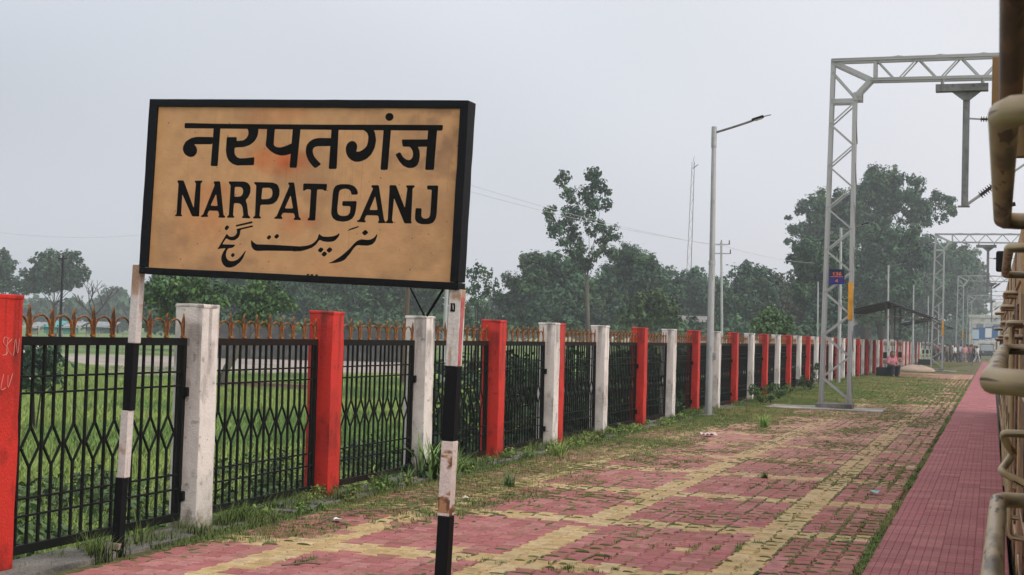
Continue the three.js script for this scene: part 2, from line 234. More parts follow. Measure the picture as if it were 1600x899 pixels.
// ---------------------------------------------------------------- ground, platform, paving
const FY = -0.75;          // the meadow beyond the fence
{
  const g = new THREE.PlaneGeometry(2400, 2400, 120, 120); g.rotateX(-Math.PI / 2); const p = g.attributes.position;
  for (let i = 0; i < p.count; i++) { const x = p.getX(i), z = p.getZ(i); p.setY(i, FY - (Math.abs(x) > 30 || z < -60 ? 0 : 0)); g.attributes.uv.setXY(i, x, z); }
  solo('meadow_ground', g, M.field, 'flat green meadow beyond the platform fence', 'ground', null, 'structure');
}
{
  const g = rbox(6.43, 0.9, 320, 0.02, { y0: true }); g.translate(-3.075, -0.925, -145);
  const t = solo('platform', g, M.soil, 'long railway platform base, mossy earth showing between its pavers', 'platform', null, 'structure');
  part('coping', rbox(0.12, 0.28, 320, 0.01).translate(0.085, -0.165, -145.002), M.concrete, t);
}
{          // track bed in the gap beside the train, coloured dark for the shade there
  const t = solo('track_bed', new THREE.BoxGeometry(4.2, 0.1, 320).translate(2.3, -0.74, -145), mat(0.035, 0.03, 0.026, { map: tConcrete, roughness: 1 }), 'ballast track bed below the train, its shade put into a dark colour', 'track', null, 'structure');
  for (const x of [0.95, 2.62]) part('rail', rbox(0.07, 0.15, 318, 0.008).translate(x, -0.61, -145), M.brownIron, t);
}
const PX0 = -5.55, PITCH = 0.155, ROW = 0.204;
const paveShape = (() => {          // an I-shaped paver: two flanges and a waist, bevelled rim, top at y = 0
  const f = PITCH / 2 + 0.0095, w = PITCH / 2 - 0.0135, l = ROW / 2 - 0.0025, a = 0.042, b = 0.062, ring = [[-f, -l], [f, -l], [f, -b], [w, -a], [w, a], [f, b], [f, l], [-f, l], [-f, b], [-w, a], [-w, -a], [-f, -b]];
  return (ou, ov) => {
    const pos = [], idx = [], uv = [], n = ring.length, put = (s, y) => ring.forEach(([x, z]) => { const X = x - Math.sign(x) * s, Z = z - Math.sign(z) * (Math.abs(z) > 0.09 ? s : 0); pos.push(X, y, Z); uv.push(X + ou, Z + ov); });
    put(0, -0.05); put(0, -0.006); put(0.005, 0); const k = n * 2;
    for (let r = 0; r < 2; r++) for (let i = 0; i < n; i++) { const j = (i + 1) % n, A = r * n + i, B = r * n + j; idx.push(A, A + n, B, B, A + n, B + n); }
    const q = (a, b, c, d) => idx.push(k + a, k + c, k + b, k + a, k + d, k + c);          // top: flange, waist, flange
    q(0, 1, 2, 11); q(11, 2, 3, 10); q(10, 3, 4, 9); q(9, 4, 5, 8); q(8, 5, 6, 7);
    let g = new THREE.BufferGeometry(); g.setAttribute('position', new THREE.Float32BufferAttribute(pos, 3)); g.setAttribute('uv', new THREE.Float32BufferAttribute(uv, 2)); g.setIndex(idx); g = g.toNonIndexed(); g.computeVertexNormals(); return g;
  };
})();
const paveG = [0, 1, 2, 3, 4].map((i) => paveShape(i * 0.311, i * 0.477));
const pinks = [[0.437, 0.149, 0.146], [0.483, 0.182, 0.174], [0.402, 0.137, 0.129], [0.460, 0.201, 0.174], [0.517, 0.227, 0.214], [0.380, 0.156, 0.124]], yellows = [[0.594, 0.440, 0.204], [0.638, 0.484, 0.242], [0.550, 0.402, 0.182], [0.583, 0.451, 0.231], [0.660, 0.517, 0.286]];
const paveM = [...pinks, ...yellows].map((c) => mat(c[0], c[1], c[2], { map: tGrain, bumpMap: tBump, bumpScale: 0.003, roughness: 0.9 }));
const mossAt = (x, z) => {          // 0 bare .. 1 overgrown
  const n = fbm(x * 0.9 + 40, z * 0.45 + 70, 4, 0, 5), side = smoothstep(-x, 3.9, 5.7) * smoothstep(-z, 8, 15), far = smoothstep(-z, 18, 46) * smoothstep(-x, 1.1, 2.4);
  return clamp(smoothstep(n, 0.44, 0.66) * 0.42 + side * 0.72 + far * 0.6 - 0.12, 0, 1) * (0.35 + 0.65 * smoothstep(-z, 9, 12.5));
};
{
  const paving = thing('platform_paving', 'pink and yellow interlocking pavers laid in a grid along the platform', 'paving', V(0, 0, 0), 0, null, 'structure');
  const cells = [];
  for (let i = 0; PX0 + i * PITCH < -0.9; i++) for (let j = 32; j < 400; j++) {
    const x = PX0 + (i + 0.5) * PITCH, z = -(j + (i & 1 ? 0.5 : 0)) * ROW;
    const gx = ((i - 4) % 10 + 10) % 10, gz = ((j - 46) % 12 + 12) % 12, worn = smoothstep(-z, 16, 30) * smoothstep(-x, 1.9, 3.6);
    const yellow = gx < 2 || gz < 2 ? R() > 0.03 : R() < 0.004 + worn * 0.5 * fbm(x * 0.6, z * 0.3, 3, 0, 9);
    const set = yellow ? yellows : pinks, c = Math.floor(R() * set.length), dy = (fbm(x * 1.3, z * 0.8, 3, 0, 14) - 0.5) * 0.016 + (R() - 0.5) * 0.004;
    const m = new THREE.Matrix4().compose(V(x + (R() - 0.5) * 0.002, dy, z + (R() - 0.5) * 0.002), new THREE.Quaternion().setFromEuler(new THREE.Euler((R() - 0.5) * 0.018, (R() - 0.5) * 0.012 + (R() < 0.5 ? Math.PI : 0), (R() - 0.5) * 0.02)), V(1, 1, 1));
    const s = camera.position.distanceTo(V(x, 0, z)), pr = V(x, 0, z).sub(EYE), f = pr.dot(AZ), u = CX + FPX * pr.dot(AX) / f, w = CY - FPX * pr.dot(AY) / f;
    if (f < 1 || u < -150 || u > 1750 || w > 990) continue;
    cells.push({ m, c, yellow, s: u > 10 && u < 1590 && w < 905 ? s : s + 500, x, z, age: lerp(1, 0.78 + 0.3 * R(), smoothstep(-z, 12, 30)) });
  }
  cells.sort((a, b) => a.s - b.s);
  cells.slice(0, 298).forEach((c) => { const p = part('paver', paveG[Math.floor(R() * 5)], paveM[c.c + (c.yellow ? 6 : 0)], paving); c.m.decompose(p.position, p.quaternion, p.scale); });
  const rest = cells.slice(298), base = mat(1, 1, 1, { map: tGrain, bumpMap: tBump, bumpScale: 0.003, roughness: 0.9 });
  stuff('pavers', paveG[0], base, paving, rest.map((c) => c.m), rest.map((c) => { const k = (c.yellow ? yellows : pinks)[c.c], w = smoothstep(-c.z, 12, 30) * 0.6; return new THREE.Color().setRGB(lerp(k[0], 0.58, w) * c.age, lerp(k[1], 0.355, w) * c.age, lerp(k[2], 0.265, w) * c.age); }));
}
{          // chequered tiles of the platform edge: each a slab with four raised ribs
  const S = 0.245, strip = thing('edge_tile_strip', 'strip of dark red ribbed tiles along the platform edge beside the train', 'tiles', V(0, 0, 0), 0, null, 'structure');
  const tileG = [0, 1, 2, 3].map((k) => { const parts = [new THREE.BoxGeometry(S - 0.001, 0.03, S - 0.001).translate(0, -0.019, 0)]; for (let i = 0; i < 4; i++) parts.push(rbox(S / 4 - 0.010, 0.016, S - 0.003, 0.0025, { u: k * 0.37, v: k * 0.61, open: true }).translate((i - 1.5) * S / 4, -0.008, 0)); return merge(parts); });
  const reds = [[0.411, 0.113, 0.131], [0.448, 0.132, 0.147], [0.387, 0.106, 0.119], [0.484, 0.166, 0.170], [0.424, 0.132, 0.136]], tm = reds.map((c) => mat(c[0], c[1], c[2], { map: tGrain, roughness: 0.75, bumpMap: tBump, bumpScale: 0.002 }));
  const rest = [], cols = []; let n = 0;
  for (let j = 30; j < 620; j++) for (let i = 0; i < 4; i++) {
    const x = -0.835 + (i + 0.5) * S, z = -(j + 0.5) * S + (fbm(j * 0.2, 3) - 0.5) * 0.004, c = Math.floor(fbm(i * 3.3, j * 0.37, 2, 0, 3) * 7 + R() * 1.6) % 5, rot = V((R() - 0.5) * 0.008, (R() - 0.5) * 0.006, (R() - 0.5) * 0.008), y = 0.004 + (R() - 0.5) * 0.003;
    if (j >= 41 && n < 296) { const p = part('tile', tileG[Math.floor(R() * 4)], tm[c], strip); p.position.set(x, y, z); p.rotation.set(rot.x, rot.y, rot.z); n++; }
    else { rest.push(new THREE.Matrix4().compose(V(x, y, z), new THREE.Quaternion().setFromEuler(new THREE.Euler(rot.x, rot.y, rot.z)), V(1, 1, 1))); cols.push(new THREE.Color().setRGB(...reds[c])); }
  }
  stuff('tiles', tileG[0], mat(1, 1, 1, { map: tGrain, roughness: 0.75 }), strip, rest, cols);
}
{          // fence footing: broken concrete plinth slabs
  const foot = thing('fence_footing', 'low broken concrete footing slabs under the fence', 'footing', V(0, 0, 0), 0, null, 'structure');
  for (let i = 0; i < 46; i++) { const L = 1.15 + R() * 0.12, z = -6.6 - i * 1.25; part('slab', rbox(0.34 + R() * 0.12, 0.12, L, 0.012, { sy: 1, sz: 5, sx: 2, jit: 0.014, seed: i * 3.7 }).translate(-5.93 + (R() - 0.5) * 0.05, -0.045 + (R() - 0.5) * 0.02, z), M.concrete, foot); }
}
// ---------------------------------------------------------------- fence pillars and panels
const FX = -6.025, PANX = -6.06;
const pillarZ = [];          // z of each pillar's centre, nearest first; the fifth and sixth stand back to back
for (const z of [-7.43, -9.86, -12.18, -14.52, -16.98, -19.36, -19.63, -22.12, -24.85, -27.3, -29.75]) pillarZ.push(z);
while (pillarZ.at(-1) > -128) pillarZ.push(pillarZ.at(-1) - 2.42);
const isRed = (i) => (i < 6 ? i % 2 === 0 : i === 6 || i % 2 === 0 && i > 7), order = ['first', 'second', 'third', 'fourth', 'fifth', 'sixth', 'seventh', 'eighth', 'ninth', 'tenth', 'eleventh', 'twelfth', 'thirteenth', 'fourteenth', 'fifteenth', 'sixteenth', 'seventeenth', 'eighteenth', 'nineteenth', 'twentieth'];
const bodyG = [0, 1, 2].map((k) => rbox(0.25, 1.84, 0.25, 0.009, { sy: 12, sx: 2, sz: 2, jit: 0.0065, seed: 11 + k * 7.3, y0: true, u: k * 0.61, v: 0.92 }).translate(0, -0.08, 0));
const capG = [0, 1].map((k) => rbox(0.262, 0.03, 0.262, 0.008, { sx: 3, sz: 3, jit: 0.008, seed: 90 + k * 13, y0: true, v: 1.7 }).translate(0, 1.745, 0));
const tuftG = (n, h, spread, seed, thin = 0.02) => {          // bent blades, two quads each
  const r = rng(seed), pos = [], nor = [];
  for (let i = 0; i < n; i++) {
    const a = r() * 6.283, lean = 0.25 + r() * 0.9, L = h * (0.55 + r() * 0.6), w = thin * h * (0.7 + r()) + 0.001, x = (r() - 0.5) * spread, z = (r() - 0.5) * spread, dx = Math.cos(a), dz = Math.sin(a), P = (t, s) => [x + dx * lean * L * t * t * 0.75 - dz * w * s * (1 - t * 0.85), L * t * (1 - 0.28 * lean * t), z + dz * lean * L * t * t * 0.75 + dx * w * s * (1 - t * 0.85)];
    const q = [P(0, -1), P(0, 1), P(0.55, 1), P(0.55, -1), P(1, 0)]; for (const k of [0, 1, 2, 0, 2, 3, 3, 2, 4]) { pos.push(...q[k]); nor.push(dx * 0.35, 0.93, dz * 0.35); }
  }
  const g = new THREE.BufferGeometry(); g.setAttribute('position', new THREE.Float32BufferAttribute(pos, 3)); g.setAttribute('normal', new THREE.Float32BufferAttribute(nor, 3)); return g;
};
function stroke(d, r, plane) {          // scratched letters: thin raised strokes, from a list of polylines "x y x y; ..."
  return merge(d.split(';').map((s) => { const v = s.trim().split(' ').map(Number), p = []; for (let i = 0; i < v.length; i += 2) p.push(plane(v[i], v[i + 1])); return tube(p, r, 5, p.length * 5); }));
}
{
  let nr = 0, nw = 0; const proto = {};
  pillarZ.forEach((z, i) => {
    const red = isRed(i), k = red ? nr++ : nw++, col = red ? 'red' : 'white', ord = order[k] ?? null, group = col + ' pillars of the platform fence';
    const label = i === 0 ? 'red fence pillar at the left edge of the picture, with scratched letters' : i === 6 ? 'red fence pillar standing back to back behind the third white pillar' : i === 1 ? 'white fence pillar with mossy top, first white one from the left' : ord && -z < 60 ? `${col} fence pillar, ${ord} ${col} one from the left` : `${col} fence pillar in the far crowded row beyond the lattice mast`;
    let t;
    if (i < 7 || !proto[col]) { t = thing('fence_pillar', label, 'pillar', V(FX, 0, z), 0, group); part('shaft', bodyG[i % 3], red ? M.red : M.white, t); part('top', capG[i % 2], red ? M.red : M.white, t); if (i > 1) proto[col] = t; if (i < 2) t.children[1].rotation.y = i * Math.PI / 2; }
    else t = copyOf(proto[col], label, V(FX, 0, z));
    if (i > 2) t.rotation.y = (R() < 0.5 ? 0 : Math.PI) + (R() - 0.5) * 0.03; t.rotation.z = (R() - 0.5) * 0.006; t.rotation.x = (R() - 0.5) * 0.006;
    if (i === 0) { const pl = (x, y) => V(0.1285, 1.23 + y, 0.02 - x); part('scratched_letters', stroke('0.075 0.26 0.03 0.27 0.02 0.235 0.065 0.2 0.055 0.165 0.015 0.155;0.035 0.04 0.015 -0.06 0.06 -0.05;0.075 0.03 0.08 -0.05 0.12 0.04', 0.0026, (x, y) => pl(x - 0.06, y)), mat(0.62, 0.24, 0.21), t); part('scratched_letters', stroke('-0.0 0.265 -0.012 0.155;0.04 0.26 -0.01 0.21 0.045 0.155;0.06 0.155 0.075 0.26 0.1 0.165 0.112 0.265', 0.0026, (x, y) => pl(x - 0.0, y)), mat(0.62, 0.24, 0.21), t); }
    if (i === 1) { const mg = tuftG(26, 0.045, 0.2, 5), mm = mat(0.10, 0.10, 0.035, { side: THREE.DoubleSide }); const ms = part('moss', mg.translate(0.0, 1.772, 0), mm, t); ms.userData.kind = 'stuff'; }
  });
}
const spearG = (() => {          // flat leaf-shaped spear head on a stalk, with a collar
  const s = new THREE.Shape(); s.moveTo(-0.013, 0); s.lineTo(0.013, 0); s.lineTo(0.014, 0.075); s.quadraticCurveTo(0.021, 0.115, 0.012, 0.15); s.lineTo(0, 0.205); s.lineTo(-0.012, 0.15); s.quadraticCurveTo(-0.021, 0.115, -0.014, 0.075); s.closePath();
  const g = new THREE.ExtrudeGeometry(s, { depth: 0.007, bevelEnabled: true, bevelSize: 0.003, bevelThickness: 0.003, bevelSegments: 1, curveSegments: 5 }).translate(0, 0, -0.0035); g.rotateY(Math.PI / 2);
  return merge([g, rbox(0.03, 0.014, 0.036, 0.003).translate(0, 0.012, 0)]);
})();
const archG = (W) => { const p = []; for (let i = 0; i <= 14; i++) { const a = Math.PI * i / 14; p.push(V(0, 0.035 + Math.pow(Math.sin(a), 0.75) * 0.115, -Math.cos(a) * (W / 2 - 0.014) * (1 - 0.1 * Math.sin(a)))); } p[0].y = p[14].y = 0.0; return merge([0, 1].map((k) => { const c = new THREE.CatmullRomCurve3(p); const g = new THREE.TubeGeometry(c, 22, 0.0062, 5, false); g.scale(1.5, 1, 1); return k ? g.scale(0.5, 0.985, 0.97) : g; })); };
function diamondBar(h0, h1, s) {          // a bar that splits into a diamond at mid height; s = half width
  const b = 0.017, P = (z, y) => V(0, y, z), a = 0.905, m = 0.765, c = 0.63;
  return merge([bar(P(0, h0), P(0, c + 0.008), b), bar(P(0, a - 0.008), P(0, h1), b), bar(P(0, c), P(s, m), b * 0.82), bar(P(s, m), P(0, a), b * 0.82), bar(P(0, c), P(-s, m), b * 0.82), bar(P(-s, m), P(0, a), b * 0.82)]);
}
const panels = [];
{
  const straight = bar(V(0, 0.12, 0), V(0, 1.45, 0), 0.018), dia = diamondBar(0.12, 1.45, 0.094);
  let count = 0;
  for (let i = 0; i + 1 < pillarZ.length; i++) {
    const a = pillarZ[i] - 0.125, b = pillarZ[i + 1] + 0.125, L = a - b; if (L < 0.5) continue;
    const k = count++, near = k < 6, mid = (a + b) / 2, ord = order[k];
    const label = k === 0 ? 'first black fence panel from the left, between the left red and first white pillars' : -mid < 60 && ord ? `black fence panel with rusty spear tops, ${ord} panel from the left` : 'dark fence panel in the far crowded run beyond the lattice mast';
    if (!near && panels[k % 2 ? 7 : 6] && Math.abs(panels[k % 2 ? 7 : 6].userData.L - L) < 0.02) { const c = copyOf(panels[k % 2 ? 7 : 6], label, V(PANX, 0, mid)); panels.push(c); continue; }
    const t = thing('fence_panel', label, 'fence panel', V(PANX, 0, mid), 0, 'black panels of the platform fence'); panels.push(t); t.userData.L = undefined;
    t.rotation.z = (R() - 0.5) * 0.012; const iron = k % 2 ? M.brownIron : M.blackIron, W = 0.228, n = Math.round((L - 0.06) / W), w = (L - 0.06) / n, off = R() * 0.012 - 0.006;
    part('top_rail', rbox(0.04, 0.058, L + 0.03, 0.003).translate(0, 1.475, 0), k % 2 ? M.brownIron : M.blackIron, t);
    part('bottom_rail', rbox(0.04, 0.06, L + 0.03, 0.003).translate(0, 0.095, 0), k < 2 ? M.blackIron : M.brownIron, t);
    for (const s of [-1, 1]) part('upright', rbox(0.042, 1.322, 0.05, 0.003).translate(0, 0.7855, s * (L / 2 - 0.012)), M.blackIron, t);
    for (const y of [1.237, 1.127, 0.429, 0.313]) part('cross_bar', rbox(0.0235, 0.014, L - 0.04, 0.002).translate(0, y, 0), M.blackIron, t);
    if (k % 2 === 0) for (const y of [1.08, 0.26]) part('hinge', rbox(0.055, 0.075, 0.034, 0.006).translate(0.03, y, -L / 2 + 0.015), M.blackIron, t);
    const many = [], tops = [];
    for (let j = 0; j < n * 2; j++) { const z = L / 2 - 0.03 - (j + 0.5) * w / 2, g = j & 1 ? straight : dia; if (near) { const p = part('bar', g, M.blackIron, t); p.position.z = z; p.rotation.set((R() - 0.5) * 0.006, 0, (R() - 0.5) * 0.01); } else many.push(g.clone().translate(0, 0, z)); }
    const ar = archG(w);
    for (let j = 0; j <= n; j++) { const z = L / 2 - 0.03 - j * w; if (j < n) { if (near) { const p = part('arch', ar, M.rust, t); p.position.set(0, 1.502, z - w / 2); } else tops.push(ar.clone().translate(0, 1.502, z - w / 2)); } if (near) { const p = part('spear', spearG, M.rust, t); p.position.set(0, 1.503, z); p.scale.y = 0.92 + R() * 0.14; p.rotation.set((R() - 0.5) * 0.05, (R() - 0.5) * 0.4, (R() - 0.5) * 0.06); } else tops.push(spearG.clone().translate(0, 1.503, z)); }
    if (!near) { part('bars', many, M.blackIron, t).userData.kind = 'stuff'; part('spear_row', tops, M.rust, t).userData.kind = 'stuff'; t.userData.L = L; }
  }
  for (const p of panels) delete p.userData.L;
}

// ---------------------------------------------------------------- the station sign
{
  const W = 2.385, H = 1.222, t = thing('station_sign', 'large yellow station name board, black frame, two striped posts, reading NARPATGANJ in three scripts', 'station sign', V(-4.4974, 0, -8.42));
  t.rotation.z = -1.75 * Math.PI / 180;          // the board hangs a little askew
  const cv = document.createElement('canvas'); cv.width = 2048; cv.height = 1050; const c = cv.getContext('2d'), k = 2048 / 2.385 / 1000, r = rng(77);
  c.fillStyle = 'rgb(203,158,114)'; c.fillRect(0, 0, 2048, 1050);
  const img = c.getImageData(0, 0, 2048, 1050), d = img.data;
  for (let y = 0; y < 1050; y++) for (let x = 0; x < 2048; x++) {
    const u = x / 2048, v = y / 1050, i = (y * 2048 + x) * 4, a = fbm(u * 9, v * 5, 5, 0, 3), b = fbm(u * 40, v * 20, 3, 0, 8), e = fbm(u * 5 + 9, v * 3, 4, 0, 15);
    const org = smoothstep(e, 0.5, 0.72) * Math.exp(-(((u - 0.42) / 0.26) ** 2) - (((v - 0.42) / 0.36) ** 2)), edge = smoothstep(Math.max(Math.abs(u - 0.5) * 2, Math.abs(v - 0.5) * 1.9), 0.86, 1.0), grey = smoothstep(a, 0.5, 0.75) * 0.09 + (u > 0.76 && v < 0.5 ? smoothstep(fbm(u * 14, v * 9, 4, 0, 23), 0.48, 0.7) * 0.13 : 0), g = (b - 0.5) * 0.1;
    d[i] = d[i] * (1 - grey + g) + org * 6; d[i + 1] = d[i + 1] * (1 - grey + g - org * 0.17 - edge * 0.03); d[i + 2] = d[i + 2] * (1 - grey * 0.8 + g - org * 0.26 - edge * 0.1);
  }
  c.putImageData(img, 0, 0);
  for (let i = 0; i < 70; i++) { c.fillStyle = `rgba(70,40,20,${0.25 + r() * 0.5})`; c.beginPath(); c.ellipse(r() * 2048, r() * 1050, 1.5 + r() * 3.5, 1.5 + r() * 3, 0, 0, 7); c.fill(); }
  for (let i = 0; i < 26; i++) { const x = r() * 2048, y = r() * 400; c.fillStyle = `rgba(90,60,35,${0.04 + r() * 0.05})`; c.fillRect(x, y, 2 + r() * 6, 120 + r() * 420); }
  for (const [x, y, s] of [[930, 330, 90], [985, 700, 110], [1100, 690, 60], [905, 360, 50]]) { const g = c.createRadialGradient(x, y, 0, x, y, s); g.addColorStop(0, 'rgba(196,74,40,.26)'); g.addColorStop(1, 'rgba(196,74,40,0)'); c.fillStyle = g; c.fillRect(x - s, y - s, 2 * s, 2 * s); }
  for (const L of LETTERS) {
    c.beginPath();
    for (const w of L.split('Z')) { const p = w.replace('M', '').split('L').map((q) => q.trim().split(' ').map((n) => Number(n) * k)); if (p.length < 3) continue; c.moveTo((p[0][0] + p.at(-1)[0]) / 2, (p[0][1] + p.at(-1)[1]) / 2); p.forEach((q, i) => { const n = p[(i + 1) % p.length]; const l = Math.hypot(n[0] - q[0], n[1] - q[1]), b = Math.min(0.5, 9 / l), pr = p[(i + p.length - 1) % p.length], lp = Math.hypot(pr[0] - q[0], pr[1] - q[1]), a = Math.min(0.5, 9 / lp); c.lineTo(q[0] + (pr[0] - q[0]) * a, q[1] + (pr[1] - q[1]) * a); c.quadraticCurveTo(q[0], q[1], q[0] + (n[0] - q[0]) * b, q[1] + (n[1] - q[1]) * b); }); c.closePath(); }
    c.fillStyle = 'rgb(7,6,6)'; c.fill('evenodd');
  }
  for (const x of [1095, 1120, 1150]) { c.fillStyle = 'rgb(30,22,18)'; c.fillRect(x, 1003, 16, 9); }
  const face = new THREE.CanvasTexture(cv); face.colorSpace = THREE.SRGBColorSpace; face.anisotropy = 8;
  const B = 2.533, bm = pmat(0.98, 0.98, 0.98, { map: face, roughness: 0.7, specularIntensity: 0.25, bumpMap: tBump, bumpScale: 0.001 }), yl = mat(0.70, 0.42, 0.13, { map: tGrain });
  const bg = new THREE.BoxGeometry(W - 0.1, H - 0.08, 0.05); { const p = bg.attributes.position, n = bg.attributes.normal, u = bg.attributes.uv; for (let i = 0; i < p.count; i++) u.setXY(i, (p.getX(i) + W / 2) / W, (p.getY(i) + H / 2) / H); }
  const board = part('board', bg, bm, t); board.position.set(0.02, B, -0.045); board.geometry.translate(0, 0, 0);
  const f = [], S = (w, h, x, y, q) => f.push(rbox(w, h, 0.13, 0.004, { sx: w > 1 ? 20 : 1, sy: h > 1 ? 12 : 1, jit: 0.0035, seed: q }).translate(x, y, -0.07));
  S(W, 0.052, 0, B + H / 2 - 0.026, 3); S(W, 0.046, 0, B - H / 2 + 0.023, 8); S(0.066, H - 0.1, -W / 2 + 0.033, B, 12); S(0.058, H - 0.1, W / 2 - 0.029, B, 19);
  f.forEach((g) => part('frame_bar', g, M.signBlack, t));
  // two posts of square tube, painted in bands
  for (const [x, top, dz, y0, w] of [[-1.232, 1.985, 0, -0.12, 0.064], [1.165, 1.925, 0, -0.18, 0.084]]) {
    const g = new THREE.Group(); g.name = 'post'; t.add(g);
    const lean = x < 0 ? -0.02 : 0.006, base = y0, n = 4, h = (top - (x < 0 ? 0.10 : 0.0)) / n; let y = top;
    for (let i = 0; i < n; i++) { const hh = i === n - 1 ? y - base : h + (i ? 0 : x < 0 ? 0.08 : 0.015), s = part(i % 2 ? 'black_band' : 'white_band', rbox(w, hh, w + 0.006, 0.006, { u: i * 0.37 + (x > 0 ? 0.21 : 0.6), v: i * 0.61 }), i % 2 ? M.signBlack : i === 0 ? M.postWhite : (x > 0 ? M.postRust ??= mat(0.86, 0.8, 0.78, { map: tPeel, roughness: 0.7, bumpMap: tBump, bumpScale: 0.003 }) : M.postWhite), g); s.position.set(x + lean * (top - y + hh / 2), y - hh / 2, -0.075); y -= hh; }
    if (x > 0) { part('red_smear', rbox(0.002, 0.44, 0.05, 0.0006, { sy: 4, jit: 0.003, seed: 5 }).translate(x + w / 2 + 0.0032, top - 0.27, -0.062), mat(0.66, 0.16, 0.18, { map: tStain }), g); part('torn_sticker', rbox(0.03, 0.055, 0.002, 0.0006, { sx: 2, sy: 3, jit: 0.02, seed: 9 }).translate(x - 0.008, top - 0.115, -0.0255), M.signBlack, g); }
    else part('foot', rbox(0.075, 0.05, 0.08, 0.006, { jit: 0.006 }).translate(x - 0.042, 0.012, -0.075), mat(0.42, 0.36, 0.30, { map: tGrain }), g);
  }
  // two thin stays hanging in a V from the lower frame
  const v = [onZ(641, 450, -8.53), onZ(664, 494, -8.53), onZ(694, 450, -8.53)].map((p) => V(p.x + 4.4974, p.y, 0).applyAxisAngle(V(0, 0, 1), 1.75 * Math.PI / 180).setZ(-0.11)); part('stay_rod', rod(v[0], v[1].clone().add(V(-0.004, 0, 0)), 0.006), M.signBlack, t); part('stay_rod', rod(v[2], v[1].clone().add(V(0.012, 0.0, 0)), 0.009), M.signBlack, t);
}
